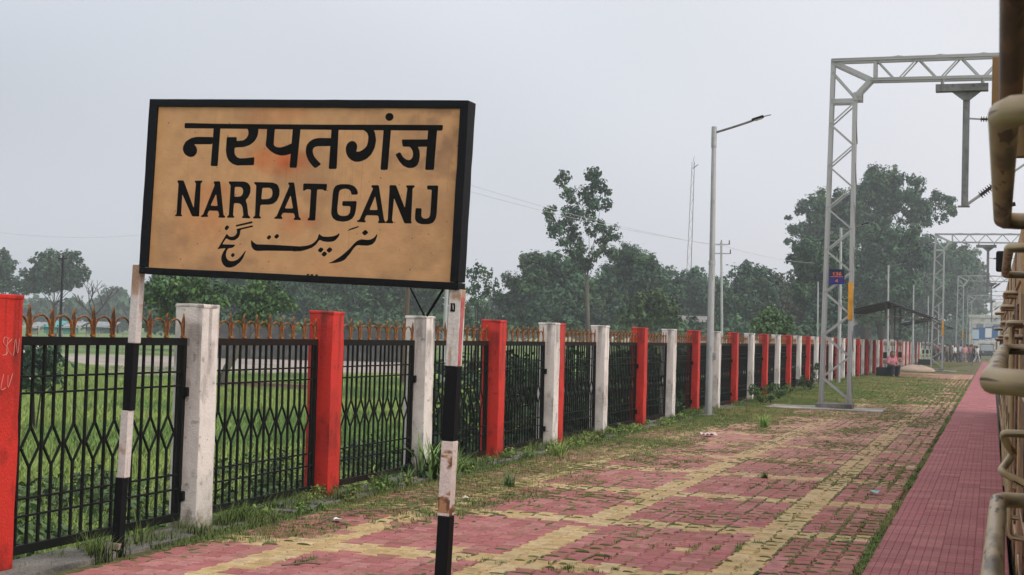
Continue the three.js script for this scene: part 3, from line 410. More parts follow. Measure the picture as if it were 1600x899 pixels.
// ---------------------------------------------------------------- electrification portals
function insulator(p, q, r, n) {
  const L = p.distanceTo(q), pts = [[0.012, 0]]; for (let i = 0; i < n; i++) { const y = L * (i + 0.15) / n; pts.push([r * 0.35, y], [r, y + L * 0.25 / n], [r * 0.9, y + L * 0.4 / n], [r * 0.35, y + L * 0.55 / n]); } pts.push([0.012, L]);
  return lathe(pts, 12).applyQuaternion(Q.setFromUnitVectors(UPV, q.clone().sub(p).normalize())).translate(p.x, p.y, p.z);
}
{
  const t = thing('electrification_portal', 'tall galvanised lattice portal nearest on the platform, with a blue number plate', 'lattice portal', V(-3.53, 0, -34.5), 0, 'lattice portals over the railway'), X = (x) => x + 3.53, z0 = 0.17;
  const LB = V(-0.325, 0.1, 0), LT = V(-0.20, 8.41, 0), RB = V(0.33, 0.1, 0), RT = V(0.325, 7.49, 0), onL = (y) => LB.clone().lerp(LT, (y - 0.1) / 8.31), onR = (y) => RB.clone().lerp(RT, (y - 0.1) / 7.39), zz = (p, z) => V(p.x, p.y, z);
  const top = (m) => part('plinth', rbox(0.86, 0.15, 0.62, 0.02, { y0: true, jit: 0.008, sx: 3 }), M.concrete, m);
  top(t); part('foundation_slab', rbox(2.7, 0.05, 1.5, 0.015, { y0: true, jit: 0.012, sx: 6, sz: 4 }).translate(-0.2, -0.012, 0.1), M.paleConcrete, t);
  for (const z of [z0, -z0]) {
    part('leg', angle(zz(LB, z), zz(LT, z), 0.088, 0.012, 1, -Math.sign(z)).flat(), M.galv, t); part('leg', angle(zz(RB, z), zz(RT, z), 0.088, 0.012, -1, -Math.sign(z)).flat(), M.galv, t);
    const n = 14, y0 = 0.25, y1 = 7.35; for (let i = 0; i < n; i++) { const a = lerp(y0, y1, i / n), b = lerp(y0, y1, (i + 1) / n), dz = z + Math.sign(z) * 0.011; part('lacing', i % 2 ? bar(zz(onL(a), dz), zz(onR(b), dz), 0.036, 0.007) : bar(zz(onR(a), dz), zz(onL(b), dz), 0.036, 0.007), M.galv, t); }
    part('tie', bar(zz(onL(7.4), z), zz(onR(7.4), z), 0.11, 0.02), M.galv, t);
    const knee = V(0.70, 7.9, z); part('brace', bar(zz(LT, z).add(V(0.04, -0.08, 0)), knee, 0.11, 0.016), M.galv, t); part('brace', bar(zz(onL(8.1), z), zz(RT, z), 0.06, 0.014), M.galv, t); part('brace', bar(zz(RT, z), knee, 0.11, 0.018), M.galv, t);
    part('chord', bar(zz(LT, z).add(V(-0.03, -0.02, 0)), V(12.3, 8.39, z), 0.074, 0.074), M.galv, t); part('chord', bar(knee, V(12.3, 7.82, z), 0.07, 0.07), M.galv, t); part('post', bar(V(0.79, 7.9, z), V(0.79, 8.36, z), 0.08, 0.02), M.galv, t);
    for (let i = 0; i < 12; i++) { const x = 0.84 + i * 0.96; part('web', bar(V(x, 8.35, z), V(x + 0.44, 7.86, z), 0.035, 0.008), M.galv, t); part('web', bar(V(x + 0.46, 7.86, z), V(x + 0.9, 8.35, z), 0.035, 0.008), M.galv, t); }
    part('gusset', rbox(0.2, 0.2, 0.012, 0.002).translate(0.40, 7.5, z + Math.sign(z) * 0.02), M.galv, t);
  }
  for (let i = 0; i < 9; i++) { const x = 0.84 + i * 0.96; part('cross_web', bar(V(x, 8.44, -z0), V(x + 0.5, 8.44, z0), 0.03, 0.008), M.galv, t); part('cross_web', bar(V(x + 0.5, 8.44, z0), V(x + 0.96, 8.44, -z0), 0.03, 0.008), M.galv, t); }
  for (let i = 0; i < 7; i++) { const y = 0.4 + i, d = onR(y); part('cross_web', bar(V(d.x + 0.05, y, -z0), V(d.x + 0.05, y + 0.5, z0), 0.03, 0.008), M.galv, t); }
  // drop arm with its bracket, strut and insulators
  const dx = X(-0.655);
  part('hanger', rod(V(X(-1.2), 7.7, 0), V(X(-1.2), 7.9, 0), 0.04), M.galv, t); part('hanger', rod(V(X(-0.3), 7.7, 0), V(X(-0.3), 7.9, 0), 0.04), M.galv, t);
  part('bracket', rbox(1.18, 0.17, 0.24, 0.006).translate(X(-0.76), 7.66, 0), M.galvDark, t);
  { const s = new THREE.Shape(); s.moveTo(-0.34, 0); s.lineTo(0.34, 0); s.lineTo(0.09, -0.2); s.lineTo(-0.09, -0.2); s.closePath(); part('gusset', new THREE.ExtrudeGeometry(s, { depth: 0.02, bevelEnabled: false }).translate(dx, 7.574, -0.01), M.galvDark, t); }
  part('drop_arm', rbox(0.155, 2.62, 0.155, 0.008).translate(dx, 6.2, -0.1), M.galvDark, t); part('end_plate', rbox(0.27, 0.03, 0.2, 0.004).translate(dx - 0.02, 4.875, -0.1), M.galvDark, t);
  part('strut', rod(V(dx + 0.07, 6.95, -0.1), V(X(-0.32), 6.93, -0.1), 0.022), M.galv, t); part('insulator', insulator(V(X(-0.34), 6.93, -0.1), V(X(-0.12), 6.92, -0.1), 0.075, 4), M.brownCeramic, t); part('strut', rod(V(X(-0.12), 6.92, -0.1), V(X(1.6), 6.95, -0.1), 0.02), M.galv, t);
  part('strut', rod(V(dx + 0.05, 4.92, -0.1), V(X(-0.3), 5.15, -0.1), 0.035), M.galv, t); part('insulator', insulator(V(X(-0.32), 5.13, -0.1), V(X(0.06), 5.43, -0.1), 0.10, 8), M.brownCeramic, t); part('strut', rod(V(X(0.06), 5.43, -0.1), V(X(1.7), 6.6, -0.1), 0.025), M.galv, t);
  part('leg_far', [...[z0, -z0].flatMap((z) => [bar(V(12.2, -0.6, z), V(12.2, 8.34, z), 0.1), bar(V(11.6, -0.6, z), V(11.6, 7.77, z), 0.1)])], M.galv, t);
  const yb = part('yellow_band', rbox(0.022, 0.9, 0.13, 0.002).translate(0, 0, 0), M.yellow, t); yb.geometry = rbox(0.115, 0.9, 0.016, 0.003); yb.position.copy(onR(2.59)).add(V(0.0, 0, z0 + 0.016));
  const copies = [['lattice portal second along the platform, behind the shelter roof', -2.774 - 0.05, -90], ['third lattice portal along the platform, far and pale', -2.65, -144], ['farthest lattice portal, faint in the haze', -2.6, -200]];
  for (const [l, x, z] of copies) copyOf(t, l, V(x - 0.35, 0, z), 0);
  // the number plate belongs to the first portal alone
  const cv = document.createElement('canvas'); cv.width = 256; cv.height = 320; const c = cv.getContext('2d'); c.fillStyle = '#10143e'; c.fillRect(0, 0, 256, 320); c.fillStyle = '#13206e'; c.fillRect(0, 164, 256, 156); c.fillStyle = '#d86a3a'; c.textAlign = 'center'; c.font = 'bold 96px sans-serif'; c.fillText('136', 128, 134); c.fillRect(24, 152, 208, 12); c.font = 'bold 92px sans-serif'; c.fillText('4', 128, 278);
  const tx = new THREE.CanvasTexture(cv); tx.colorSpace = THREE.SRGBColorSpace; const pg = new THREE.BoxGeometry(0.36, 0.36, 0.01), np = part('number_plate', pg, [M.plate, M.plate, M.plate, M.plate, mat(1, 1, 1, { map: tx, roughness: 0.5 }), M.plate], t); np.position.set(0.0, 3.17, z0 + 0.03); tag(np, 'blue number plate with orange figures 136 over 4');
}
// ---------------------------------------------------------------- lamp posts
{
  const where = [-29.2, -56, -82.7, -110, -136, -163], ls = ['tall grey lamp post nearest along the fence, arm reaching over the platform', 'second lamp post along the fence, partly behind the lattice mast', 'third lamp post, rising behind the shelter roof', 'fourth lamp post along the fence, right of the shelter', 'fifth lamp post along the fence, faint', 'sixth and farthest lamp post, faint in haze'];
  const t = thing('lamp_post', ls[0], 'lamp post', V(-5.57, 0, where[0]), 0, 'lamp posts along the fence');
  part('pole', merge([rod(V(0, -0.1, 0), V(0, 3.2, 0), 0.078, 0.066, 14), rod(V(0, 3.2, 0), V(-0.02, 6.0, 0), 0.06, 0.046, 14)]), M.galv, t); part('collar', merge([rod(V(-0.02, 5.62, 0), V(-0.02, 6.06, 0), 0.056, 0.056, 14), rod(V(0, 3.15, 0), V(0, 3.24, 0), 0.072, 0.072, 14)]), M.galv, t); part('base_plate', rbox(0.3, 0.03, 0.3, 0.004, { y0: true }), M.concrete, t);
  part('arm', tube([V(0.02, 5.94, 0), V(0.4, 6.05, 0), V(0.78, 6.17, 0)], 0.024, 8), M.galvDark, t);
  { const g = rbox(0.26, 0.05, 0.13, 0.02, { sx: 2 }); g.applyMatrix4(new THREE.Matrix4().makeRotationZ(0.3)).translate(0.89, 6.22, 0); const h = part('lamp_head', g, M.signBlack, t); part('lens', new THREE.BoxGeometry(0.17, 0.008, 0.1).applyMatrix4(new THREE.Matrix4().makeRotationZ(0.3)).translate(0.90, 6.19, 0), mat(0.6, 0.6, 0.58, { roughness: 0.3 }), h); }
  part('tip', rod(V(0.99, 6.25, 0), V(1.16, 6.285, 0), 0.011), M.galvDark, t); part('junction_box', rbox(0.1, 0.16, 0.07, 0.008).translate(0.085, 1.25, 0), M.galv, t);
  for (let i = 1; i < 6; i++) copyOf(t, ls[i], V(-5.62, 0, where[i]), (R() - 0.5) * 0.1);
}
// ---------------------------------------------------------------- platform shelters
{
  const t = thing('platform_shelter', 'open platform shelter with dark pitched roof on a central double column', 'shelter', V(-4.75, 0, -74), 0, 'platform shelters');
  const L = 9, ap = 3.62, le = V(-2.0, 3.12, 0), re = V(2.1, 2.86, 0);
  for (const [e, n] of [[le, 12], [re, 12]]) { const sl = Math.atan2(e.y - ap, e.x), len = Math.hypot(e.x, e.y - ap), g = []; for (let i = 0; i < 30; i++) g.push(new THREE.CylinderGeometry(0.028, 0.028, len, 6).rotateZ(Math.PI / 2).translate(len / 2 * 1, 0.02, -L / 2 + (i + 0.5) * L / 30)); g.push(new THREE.BoxGeometry(len, 0.02, L).translate(len / 2, 0, 0)); const r = merge(g); r.applyMatrix4(new THREE.Matrix4().makeRotationZ(sl)).translate(0, ap, 0); part('roof_sheet', r, M.roof, t); }
  for (const z of [-3.2, 3.2]) {
    for (const x of [-0.14, 0.14]) part('column', bar(V(x, 0, z), V(x, ap - 0.05, z), 0.09), M.galvDark, t);
    for (const [x, h, m] of [[-0.16, 0.42, M.white], [0.16, 0.42, M.white]]) { part('white_band', rbox(0.16, 0.5, 0.2, 0.01).translate(x, 0.62, z), m, t); part('white_band', rbox(0.16, 0.62, 0.2, 0.01).translate(x, 1.5, z), m, t); part('black_band', rbox(0.17, 0.3, 0.21, 0.01).translate(x, 1.02, z), M.dark, t); }
    part('rafter', bar(V(0, ap - 0.06, z), V(le.x, le.y - 0.06, z), 0.06), M.galvDark, t); part('rafter', bar(V(0, ap - 0.06, z), V(re.x, re.y - 0.06, z), 0.06), M.galvDark, t); part('tie_rod', rod(V(-1.9, 3.0, z), V(2.0, 2.86, z), 0.02), M.galv, t);
  }
  part('purlin', [bar(V(-1.95, 3.08, -L / 2), V(-1.95, 3.08, L / 2), 0.06), bar(V(2.05, 2.82, -L / 2), V(2.05, 2.82, L / 2), 0.06)], M.galvDark, t);
  part('bench', rbox(1.05, 0.44, 1.0, 0.03, { y0: true }).translate(0.0, 0, 3.2), M.dark, t);
  copyOf(t, 'second platform shelter farther along, dark sloping roof above the crowd', V(-4.9, 0, -118));
}
// ---------------------------------------------------------------- foliage
function leaves(blobs, size, density, colors, seed, flat = 0.75) {          // blobs: [centre, radius]; many small bent leaf faces in uneven clumps
  const r = rng(seed), pos = [], nor = [], col = [];
  for (const [c, rad] of blobs) {
    const n = Math.round(density * 30 * rad * rad / (size * size)), base = colors[Math.floor(r() * colors.length)], tone = 0.72 + r() * 0.6;
    const subs = []; for (let i = 0; i < 16; i++) { const a = r() * 6.283, h = r() * 2 - 1, q = Math.sqrt(1 - h * h), k = rad * (0.15 + 0.78 * Math.sqrt(r())); subs.push([V(Math.cos(a) * q * k, h * k * flat, Math.sin(a) * q * k), rad * (0.2 + r() * 0.3), 0.66 + r() * 0.8]); }
    for (let i = 0; i < n; i++) {
      const s = subs[Math.floor(r() * 16)], a = r() * 6.283, h = r() * 2 - 1, q = Math.sqrt(1 - h * h), k = s[1] * (0.4 + 0.65 * Math.sqrt(r())) * (r() < 0.16 ? 1.55 : 1), o = V(Math.cos(a) * q, h, Math.sin(a) * q), p = V(c.x, c.y, c.z).add(s[0]).addScaledVector(o, k);
      const N = o.clone().add(V((r() - 0.5) * 1.4, 0.5 + (r() - 0.5) * 1.2, (r() - 0.5) * 1.4)).normalize(), T = V(r() - 0.5, r() - 0.7, r() - 0.5).cross(N).normalize(), B = N.clone().cross(T), L = size * (0.6 + r() * 0.8), w = L * (0.46 + r() * 0.24), t = tone * s[2] * (0.82 + r() * 0.36);
      const A = p.clone().addScaledVector(B, -L / 2), D = p.clone().addScaledVector(B, L / 2).addScaledVector(N, -L * 0.15), E = p.clone().addScaledVector(T, w / 2).addScaledVector(N, L * 0.06), F = p.clone().addScaledVector(T, -w / 2).addScaledVector(N, L * 0.06);
      const no = N.clone().lerp(o, 0.45).normalize();
      for (const v of [A, E, D, A, D, F]) { pos.push(v.x, v.y, v.z); nor.push(no.x, no.y, no.z); col.push(base[0] * t, base[1] * t, base[2] * t); }
    }
  }
  const g = new THREE.BufferGeometry(); g.setAttribute('position', new THREE.Float32BufferAttribute(pos, 3)); g.setAttribute('normal', new THREE.Float32BufferAttribute(nor, 3)); g.setAttribute('color', new THREE.Float32BufferAttribute(col, 3)); return g;
}
const GREEN = { dark: [[0.036, 0.086, 0.042], [0.030, 0.070, 0.038], [0.046, 0.096, 0.038]], mid: [[0.055, 0.10, 0.036], [0.047, 0.088, 0.032], [0.064, 0.108, 0.036]], bright: [[0.068, 0.14, 0.036], [0.054, 0.115, 0.036], [0.08, 0.15, 0.04]], olive: [[0.085, 0.095, 0.05], [0.07, 0.085, 0.045], [0.095, 0.10, 0.055]] };
// spots "x y r; ..." are read off the photograph through (ox, oy, s) and given a depth D and a spread of their own
function blobsOf(str, D, ox = 0, oy = 0, s = 1, seed = 1, deep = 1) {
  const r = rng(seed * 977 + 5);
  return str.split(';').map((w) => { const [x, y, q] = w.trim().split(' ').map(Number), d = D + (r() - 0.5) * deep * q / s / FPX * D * 2.4; return [at(ox + x / s, oy + y / s, d), q / s / FPX * d * 1.22]; });
}
function tree(name, label, category, D, spec, o = {}) {
  const blobs = blobsOf(spec, D, o.ox, o.oy, o.s, o.seed ?? Math.round(D), o.deep ?? 1), size = o.size ?? D * 0.0025, c = V(0, 0, 0); blobs.forEach((b) => c.add(b[0])); c.divideScalar(blobs.length); if ((o.fill ?? 0.3) > 0) for (const [p, q] of [...blobs]) blobs.push([p.clone().lerp(c, o.fill ?? 0.3).add(V(0, -q * 0.25, 0)), q]);
  const base = o.foot ? at(o.foot[0], o.foot[1], D) : c.clone(); base.y = o.ground ?? FY - 0.1;
  const t = thing(name, label, category, base, 0, o.group), rel = blobs.map(([p, r]) => [p.clone().sub(base), r]), r = rng(o.seed ?? 7), wood = [];
  const lo = Math.min(...rel.map((b) => b[0].y - b[1] * 0.5)), cx = c.clone().sub(base), H = Math.max(cx.y, 0.6), w = o.trunk ?? Math.max(0.05, H * 0.035);
  const fork = V(cx.x * 0.5, Math.max(H * (o.forkAt ?? 0.5), 0.2), cx.z * 0.5);
  wood.push(tube([V(0, 0, 0), V(fork.x * 0.25 + (r() - 0.5) * w, fork.y * 0.5, fork.z * 0.25), fork], w, 8, 8));
  rel.slice(0, o.fill === 0 ? 99 : rel.length / 2).forEach(([p, q], i) => { if (i % (o.every ?? 3) === 0) { const m = fork.clone().lerp(p, 0.5).add(V((r() - 0.5) * q, (r() - 0.2) * q * 0.6, (r() - 0.5) * q)); const g = new THREE.TubeGeometry(new THREE.QuadraticBezierCurve3(fork.clone(), m, p), 8, w * 0.2, 5, false), P = g.attributes.position; for (let k = 0; k < P.count; k++) { const ring = Math.floor(k / 6) / 8, f = 1 - 0.78 * ring, cc = new THREE.QuadraticBezierCurve3(fork, m, p).getPoint(ring); P.setXYZ(k, cc.x + (P.getX(k) - cc.x) * f, cc.y + (P.getY(k) - cc.y) * f, cc.z + (P.getZ(k) - cc.z) * f); } wood.push(g); } });
  part(o.trunk === 0.03 ? 'stem' : 'trunk', merge(wood), o.bark ?? M.bark, t);
  const cr = part('crown', leaves(rel, size, o.density ?? 1.5, GREEN[o.color ?? 'dark'], (o.seed ?? 3) * 31 + 1, o.flat), M.leaf, t); cr.userData.kind = 'stuff';
  return t;
}
function twigs(p, dir, len, w, depth, r, out) {
  const e = p.clone().addScaledVector(dir, len); out.push(rod(p, e, w, w * 0.65, 5)); if (!depth) return;
  const n = 2 + (r() < 0.6 ? 1 : 0); for (let i = 0; i < n; i++) twigs(e, dir.clone().multiplyScalar(0.9).add(V((r() - 0.5) * 1.3, r() * 0.55, (r() - 0.5) * 1.3)).normalize(), len * (0.62 + r() * 0.2), w * 0.62, depth - 1, r, out);
}
// far left
tree('broadleaf_tree', 'hazy tree cut by the left edge above the red pillar', 'tree', 165, '30 130 35; 60 170 40; 90 210 40; 40 220 50; 20 280 50; 70 270 40; 30 340 50; 60 400 30; 10 430 40; -60 200 60; -60 320 80; 100 390 40', { oy: 370, s: 5.29, seed: 11, foot: [4, 500], density: 1.1 });
tree('broadleaf_tree', 'wide hazy tree behind the black utility pole at left', 'tree', 160, '270 190 35; 330 150 40; 400 150 45; 480 140 40; 560 150 40; 620 150 40; 650 200 40; 690 260 35; 720 300 35; 700 340 30; 640 300 55; 540 240 75; 440 230 75; 350 240 65; 280 300 60; 200 300 40; 350 340 70; 450 340 75; 560 340 60; 640 390 38; 160 360 40; 560 420 40; 300 420 60; 200 440 60; 420 430 60; 120 430 60', { oy: 370, s: 5.29, seed: 12, foot: [86, 500], density: 1.1 });
tree('broadleaf_tree', 'small faint dome-shaped tree far away, left of the sign post', 'tree', 290, '900 460 45; 960 455 50; 1000 480 50; 880 510 50; 950 530 60; 1040 530 50; 860 560 50; 1020 580 60', { oy: 370, s: 5.29, seed: 13, density: 1.4 });
{ const base = at(146, 492, 150); base.y = FY; const t = thing('bare_tree', 'leafless forked tree beside the wide hazy tree at left', 'tree', base), r = rng(5), g = [], k = 150 / FPX; g.push(rod(V(0, 0, 0), V(-0.02, (496 - 455) * k, 0), 0.22, 0.16, 6)); for (const [dx, dy, L] of [[-0.35, 1, 1.5], [0.85, 0.8, 1.7], [0.1, 1, 1.2], [-0.8, 0.7, 1.1]]) twigs(V(0, (496 - 455) * k, 0), V(dx, dy, 0.1).normalize(), L, 0.11, 3, r, g); part('trunk', merge(g), M.bark, t); }
// behind the sign
tree('leafy_tree', 'bright green leafy tree behind the first white pillar, below the sign', 'tree', 46, '240 442 14; 262 436 16; 285 446 18; 310 440 16; 335 450 16; 250 462 16; 280 472 18; 310 474 18; 345 470 14; 300 490 18; 330 492 16; 232 470 12; 265 490 14', { seed: 21, color: 'bright', foot: [300, 560], size: 0.15, density: 1.0 });
tree('leafy_tree', 'bright green tree with a leaning pale limb, behind the second red pillar', 'tree', 52, '370 458 16; 400 450 18; 425 452 16; 445 466 13; 390 480 16; 420 478 15; 380 498 14; 410 500 13; 452 480 9', { seed: 22, color: 'bright', foot: [345, 575], size: 0.16, density: 0.85, bark: M.paleBark, trunk: 0.14 });
tree('broadleaf_tree', 'dense dark tree behind the lower left of the sign', 'tree', 125, '235 470 26; 270 450 30; 320 445 32; 370 440 34; 420 440 34; 260 492 26; 310 490 28; 360 490 28; 410 490 28; 450 480 28', { seed: 23, density: 1.5, foot: [330, 512] });
tree('broadleaf_tree', 'dense dark tree under the middle of the sign', 'tree', 120, '460 440 34; 500 436 34; 540 440 34; 580 440 32; 480 480 30; 520 482 30; 560 480 30; 600 478 28; 620 450 30; 500 500 24; 580 502 24', { seed: 24, density: 1.6, foot: [530, 512] });
tree('broadleaf_tree', 'dark tree filling the gap by the right sign post', 'tree', 130, '640 440 28; 670 436 26; 640 478 24; 680 490 18; 700 440 22; 660 505 18; 720 500 14', { seed: 25, density: 1.3, foot: [660, 514] });
tree('sparse_tree', 'thin open tree immediately right of the sign', 'tree', 78, '735 430 12; 748 420 10; 760 430 12; 772 443 9; 740 450 13; 760 455 12; 778 458 7; 745 472 12; 733 490 10; 757 486 9; 722 455 10', { seed: 26, fill: 0, density: 0.5, foot: [742, 525], every: 1, size: 0.2, forkAt: 0.3 });
tree('broadleaf_tree', 'dense dark rounded tree left of the tall pale-trunked tree', 'tree', 112, '825 409 15; 846 406 16; 874 409 18; 899 412 18; 803 443 18; 831 437 25; 862 437 28; 893 443 28; 790 468 16; 825 474 28; 862 480 31; 899 480 28; 915 443 18; 800 492 18; 840 502 24; 880 502 26; 920 500 22', { seed: 27, density: 1.7, foot: [860, 520] });
{ const t = tree('tall_tree', 'tall tree with ragged crown and thin pale trunk, standing above the rest', 'tree', 96, '882 280 11; 887 300 11; 893 312 8; 859 340 12; 868 356 14; 887 353 13; 899 331 16; 924 284 16; 918 306 16; 943 294 9; 946 318 10; 927 322 11; 937 353 11; 955 365 11; 943 378 11; 899 375 13; 881 378 11; 906 387 11; 918 340 11; 930 272 8; 950 300 6; 863 327 7; 962 372 6; 905 402 9; 930 398 10; 945 394 8; 893 396 8; 918 415 9; 925 362 8', { seed: 28, fill: 0, density: 1.15, foot: [920, 524], bark: M.paleBark, trunk: 0.14, forkAt: 0.6, every: 3, flat: 0.95 }); }
tree('broadleaf_tree', 'broad rounded tree right of the tall pale-trunked tree', 'tree', 122, '965 400 16; 985 397 18; 1005 404 16; 1020 416 16; 975 420 24; 1005 430 24; 1030 437 18; 965 450 25; 1000 460 28; 1035 457 20; 1050 442 14; 950 480 24; 990 492 24; 940 445 22; 935 472 22; 948 500 24; 1030 480 22', { seed: 29, density: 1.5, color: 'dark', foot: [990, 520] });
tree('bush', 'green bushy tree low in front of the broad rounded tree', 'bush', 84, '1000 475 15; 1015 465 16; 1035 470 17; 1050 482 14; 1000 495 15; 1030 494 19; 1055 499 12; 980 490 13; 975 505 10', { seed: 30, color: 'mid', density: 1.3, foot: [1020, 526] });
tree('broadleaf_tree', 'dark low tree behind the antenna mast', 'tree', 150, '1070 432 13; 1090 430 14; 1075 455 24; 1100 450 22; 1085 480 26; 1125 452 22; 1120 480 26; 1060 480 22; 1050 455 18; 1105 500 22; 1140 495 20', { seed: 31, density: 1.4, foot: [1090, 520] });
tree('broadleaf_tree', 'rounded dark tree right of the power pole with two crossarms', 'tree', 128, '1155 430 14; 1170 422 15; 1185 426 15; 1200 437 16; 1160 455 23; 1190 460 25; 1145 477 20; 1175 490 23; 1205 490 20', { seed: 32, density: 1.3, color: 'dark', foot: [1175, 522] });
{ const b = at(1208, 515, 118); b.y = FY; const t = thing('bare_tree', 'twiggy half-bare brown tree at the left foot of the big tree', 'tree', b), r = rng(15), g = []; for (let i = 0; i < 5; i++) twigs(V((r() - 0.5) * 1.2, 0, (r() - 0.5)), V((r() - 0.5) * 0.8, 1, (r() - 0.5) * 0.6).normalize(), 1.9, 0.10, 4, r, g); part('trunk', merge(g), M.bark, t); }
tree('broadleaf_tree', 'hazy brownish-green tree between the rounded tree and the big tree', 'tree', 132, '1220 442 16; 1235 460 22; 1220 480 24; 1245 485 24; 1255 455 20; 1262 490 22; 1240 505 20; 1215 500 18; 1270 465 20', { seed: 33, density: 0.9, color: 'olive', foot: [1235, 522] });
tree('bush', 'bright green bush rising behind the fence left of the lattice mast', 'bush', 66, '1190 500 12; 1205 492 12; 1220 497 13; 1232 508 11; 1200 514 12; 1220 516 12; 1182 512 9', { seed: 34, color: 'bright', density: 1.2, foot: [1210, 535], size: 0.19 });
// the big group on the right
const Z4 = { ox: 1200, oy: 240, s: 2.808 };
tree('large_tree', 'largest tree, its high crown rising above the lattice mast and shelter', 'tree', 165, '460 85 36; 540 85 36; 500 130 55; 440 140 38; 580 110 33; 640 120 32; 660 160 28; 600 190 44; 560 220 42; 740 190 33; 790 205 28; 800 250 28; 720 240 36; 690 300 28; 760 285 26; 230 190 38; 170 220 35; 260 230 48; 200 270 48; 140 250 24; 330 200 46; 380 250 56; 300 290 56; 90 280 14; 100 340 24; 140 340 38; 90 390 18; 130 400 28; 220 360 66; 320 380 66; 420 340 66; 500 300 54; 400 180 40; 520 200 40', { ...Z4, seed: 41, density: 1.35, foot: [1350, 525], trunk: 0.55, size: 0.36 });
tree('broadleaf_tree', 'dense dark tree filling the space above the shelter roof', 'tree', 150, '480 380 56; 560 370 58; 640 350 48; 500 460 78; 600 450 86; 400 480 76; 300 480 76; 450 580 86; 560 580 86; 350 600 76; 440 670 70; 560 680 70; 250 600 60', { ...Z4, seed: 42, density: 1.7, foot: [1380, 522] });
tree('broadleaf_tree', 'dark tree behind the shelter on its left side', 'tree', 118, '200 480 62; 150 530 52; 250 560 66; 180 620 60; 300 650 66; 230 700 54; 140 600 46; 300 540 66; 200 560 60; 340 720 54; 170 420 50; 250 430 60; 330 460 66; 130 470 40', { ...Z4, seed: 43, density: 1.5, color: 'dark', foot: [1275, 522] });
tree('broadleaf_tree', 'dense dark tree behind the second lattice portal', 'tree', 225, '700 385 46; 700 470 76; 780 440 56; 840 425 44; 680 580 86; 800 540 66; 740 640 70; 660 690 60; 880 470 46; 800 660 60; 760 500 70; 860 520 60; 720 600 70', { ...Z4, seed: 44, density: 1.6, foot: [1460, 530] });
tree('broadleaf_tree', 'hazy green tree at the right end of the row, above the crowd', 'tree', 320, '880 540 60; 900 580 56; 870 600 60; 930 540 40; 930 500 26; 940 580 34; 900 630 46; 850 690 50; 920 690 36; 960 640 18; 900 440 30; 945 540 22', { ...Z4, seed: 45, density: 1.1, color: 'mid', foot: [1520, 536] });
{          // undergrowth below the trees, one mass
  const r = rng(98), bl = []; for (let x = 225; x < 1525; x += 7) { const D = (x < 1300 ? 96 : x < 1420 ? 165 : 260) + r() * 22, h = 508 + (x / 1600) * 24 - r() * 14; bl.push([at(x + r() * 6, h, D), (9 + r() * 6) / FPX * D]); if (r() < 0.6) bl.push([at(x + r() * 6, h - 12, D + 6), (9 + r() * 6) / FPX * D]); }
  solo('undergrowth', leaves(bl, 0.42, 0.9, GREEN.dark, 56), M.leaf, 'dark undergrowth below the row of trees', 'undergrowth', null, 'stuff');
}
{          // a belt of woods behind the nearer trees, read as one mass
  const r = rng(97), bl = [], prof = [[226, 470], [330, 450], [700, 478], [790, 452], [900, 432], [960, 408], [1040, 412], [1070, 440], [1120, 446], [1180, 432], [1240, 440], [1300, 420], [1330, 430]];
  for (let x = 226; x < 1330; x += 9) { let i = 0; while (prof[i + 1][0] < x) i++; const f = (x - prof[i][0]) / (prof[i + 1][0] - prof[i][0]), top = lerp(prof[i][1], prof[i + 1][1], f) + 6 + r() * 14; for (let y = top; y < 512; y += 17) { const D = 172 + r() * 26; bl.push([at(x + r() * 9, y + r() * 6, D), (10 + r() * 7) / FPX * D]); } }
  solo('wood_belt', leaves(bl, 0.5, 0.75, GREEN.dark, 57), M.leaf, 'hazy belt of woods behind the row of nearer trees', 'woods', null, 'stuff');
}
{          // far wooded edge of the meadow, one mass
  const r = rng(99), bl = []; for (let x = -60; x < 1560; x += 11) { const D = 250 + r() * 90, h = 492 + (x / 1600) * 30 - (x < 330 ? 20 : 18) * r(); bl.push([at(x + r() * 8, h, D), (12 + r() * 10) / FPX * D]); bl.push([at(x + r() * 8, h + 16, D), 14 / FPX * D]); }
  const m = solo('far_treeline', leaves(bl, 1.5, 1.6, GREEN.dark, 55), M.leaf, 'faint distant line of woods along the horizon', 'woods', null, 'stuff');
}
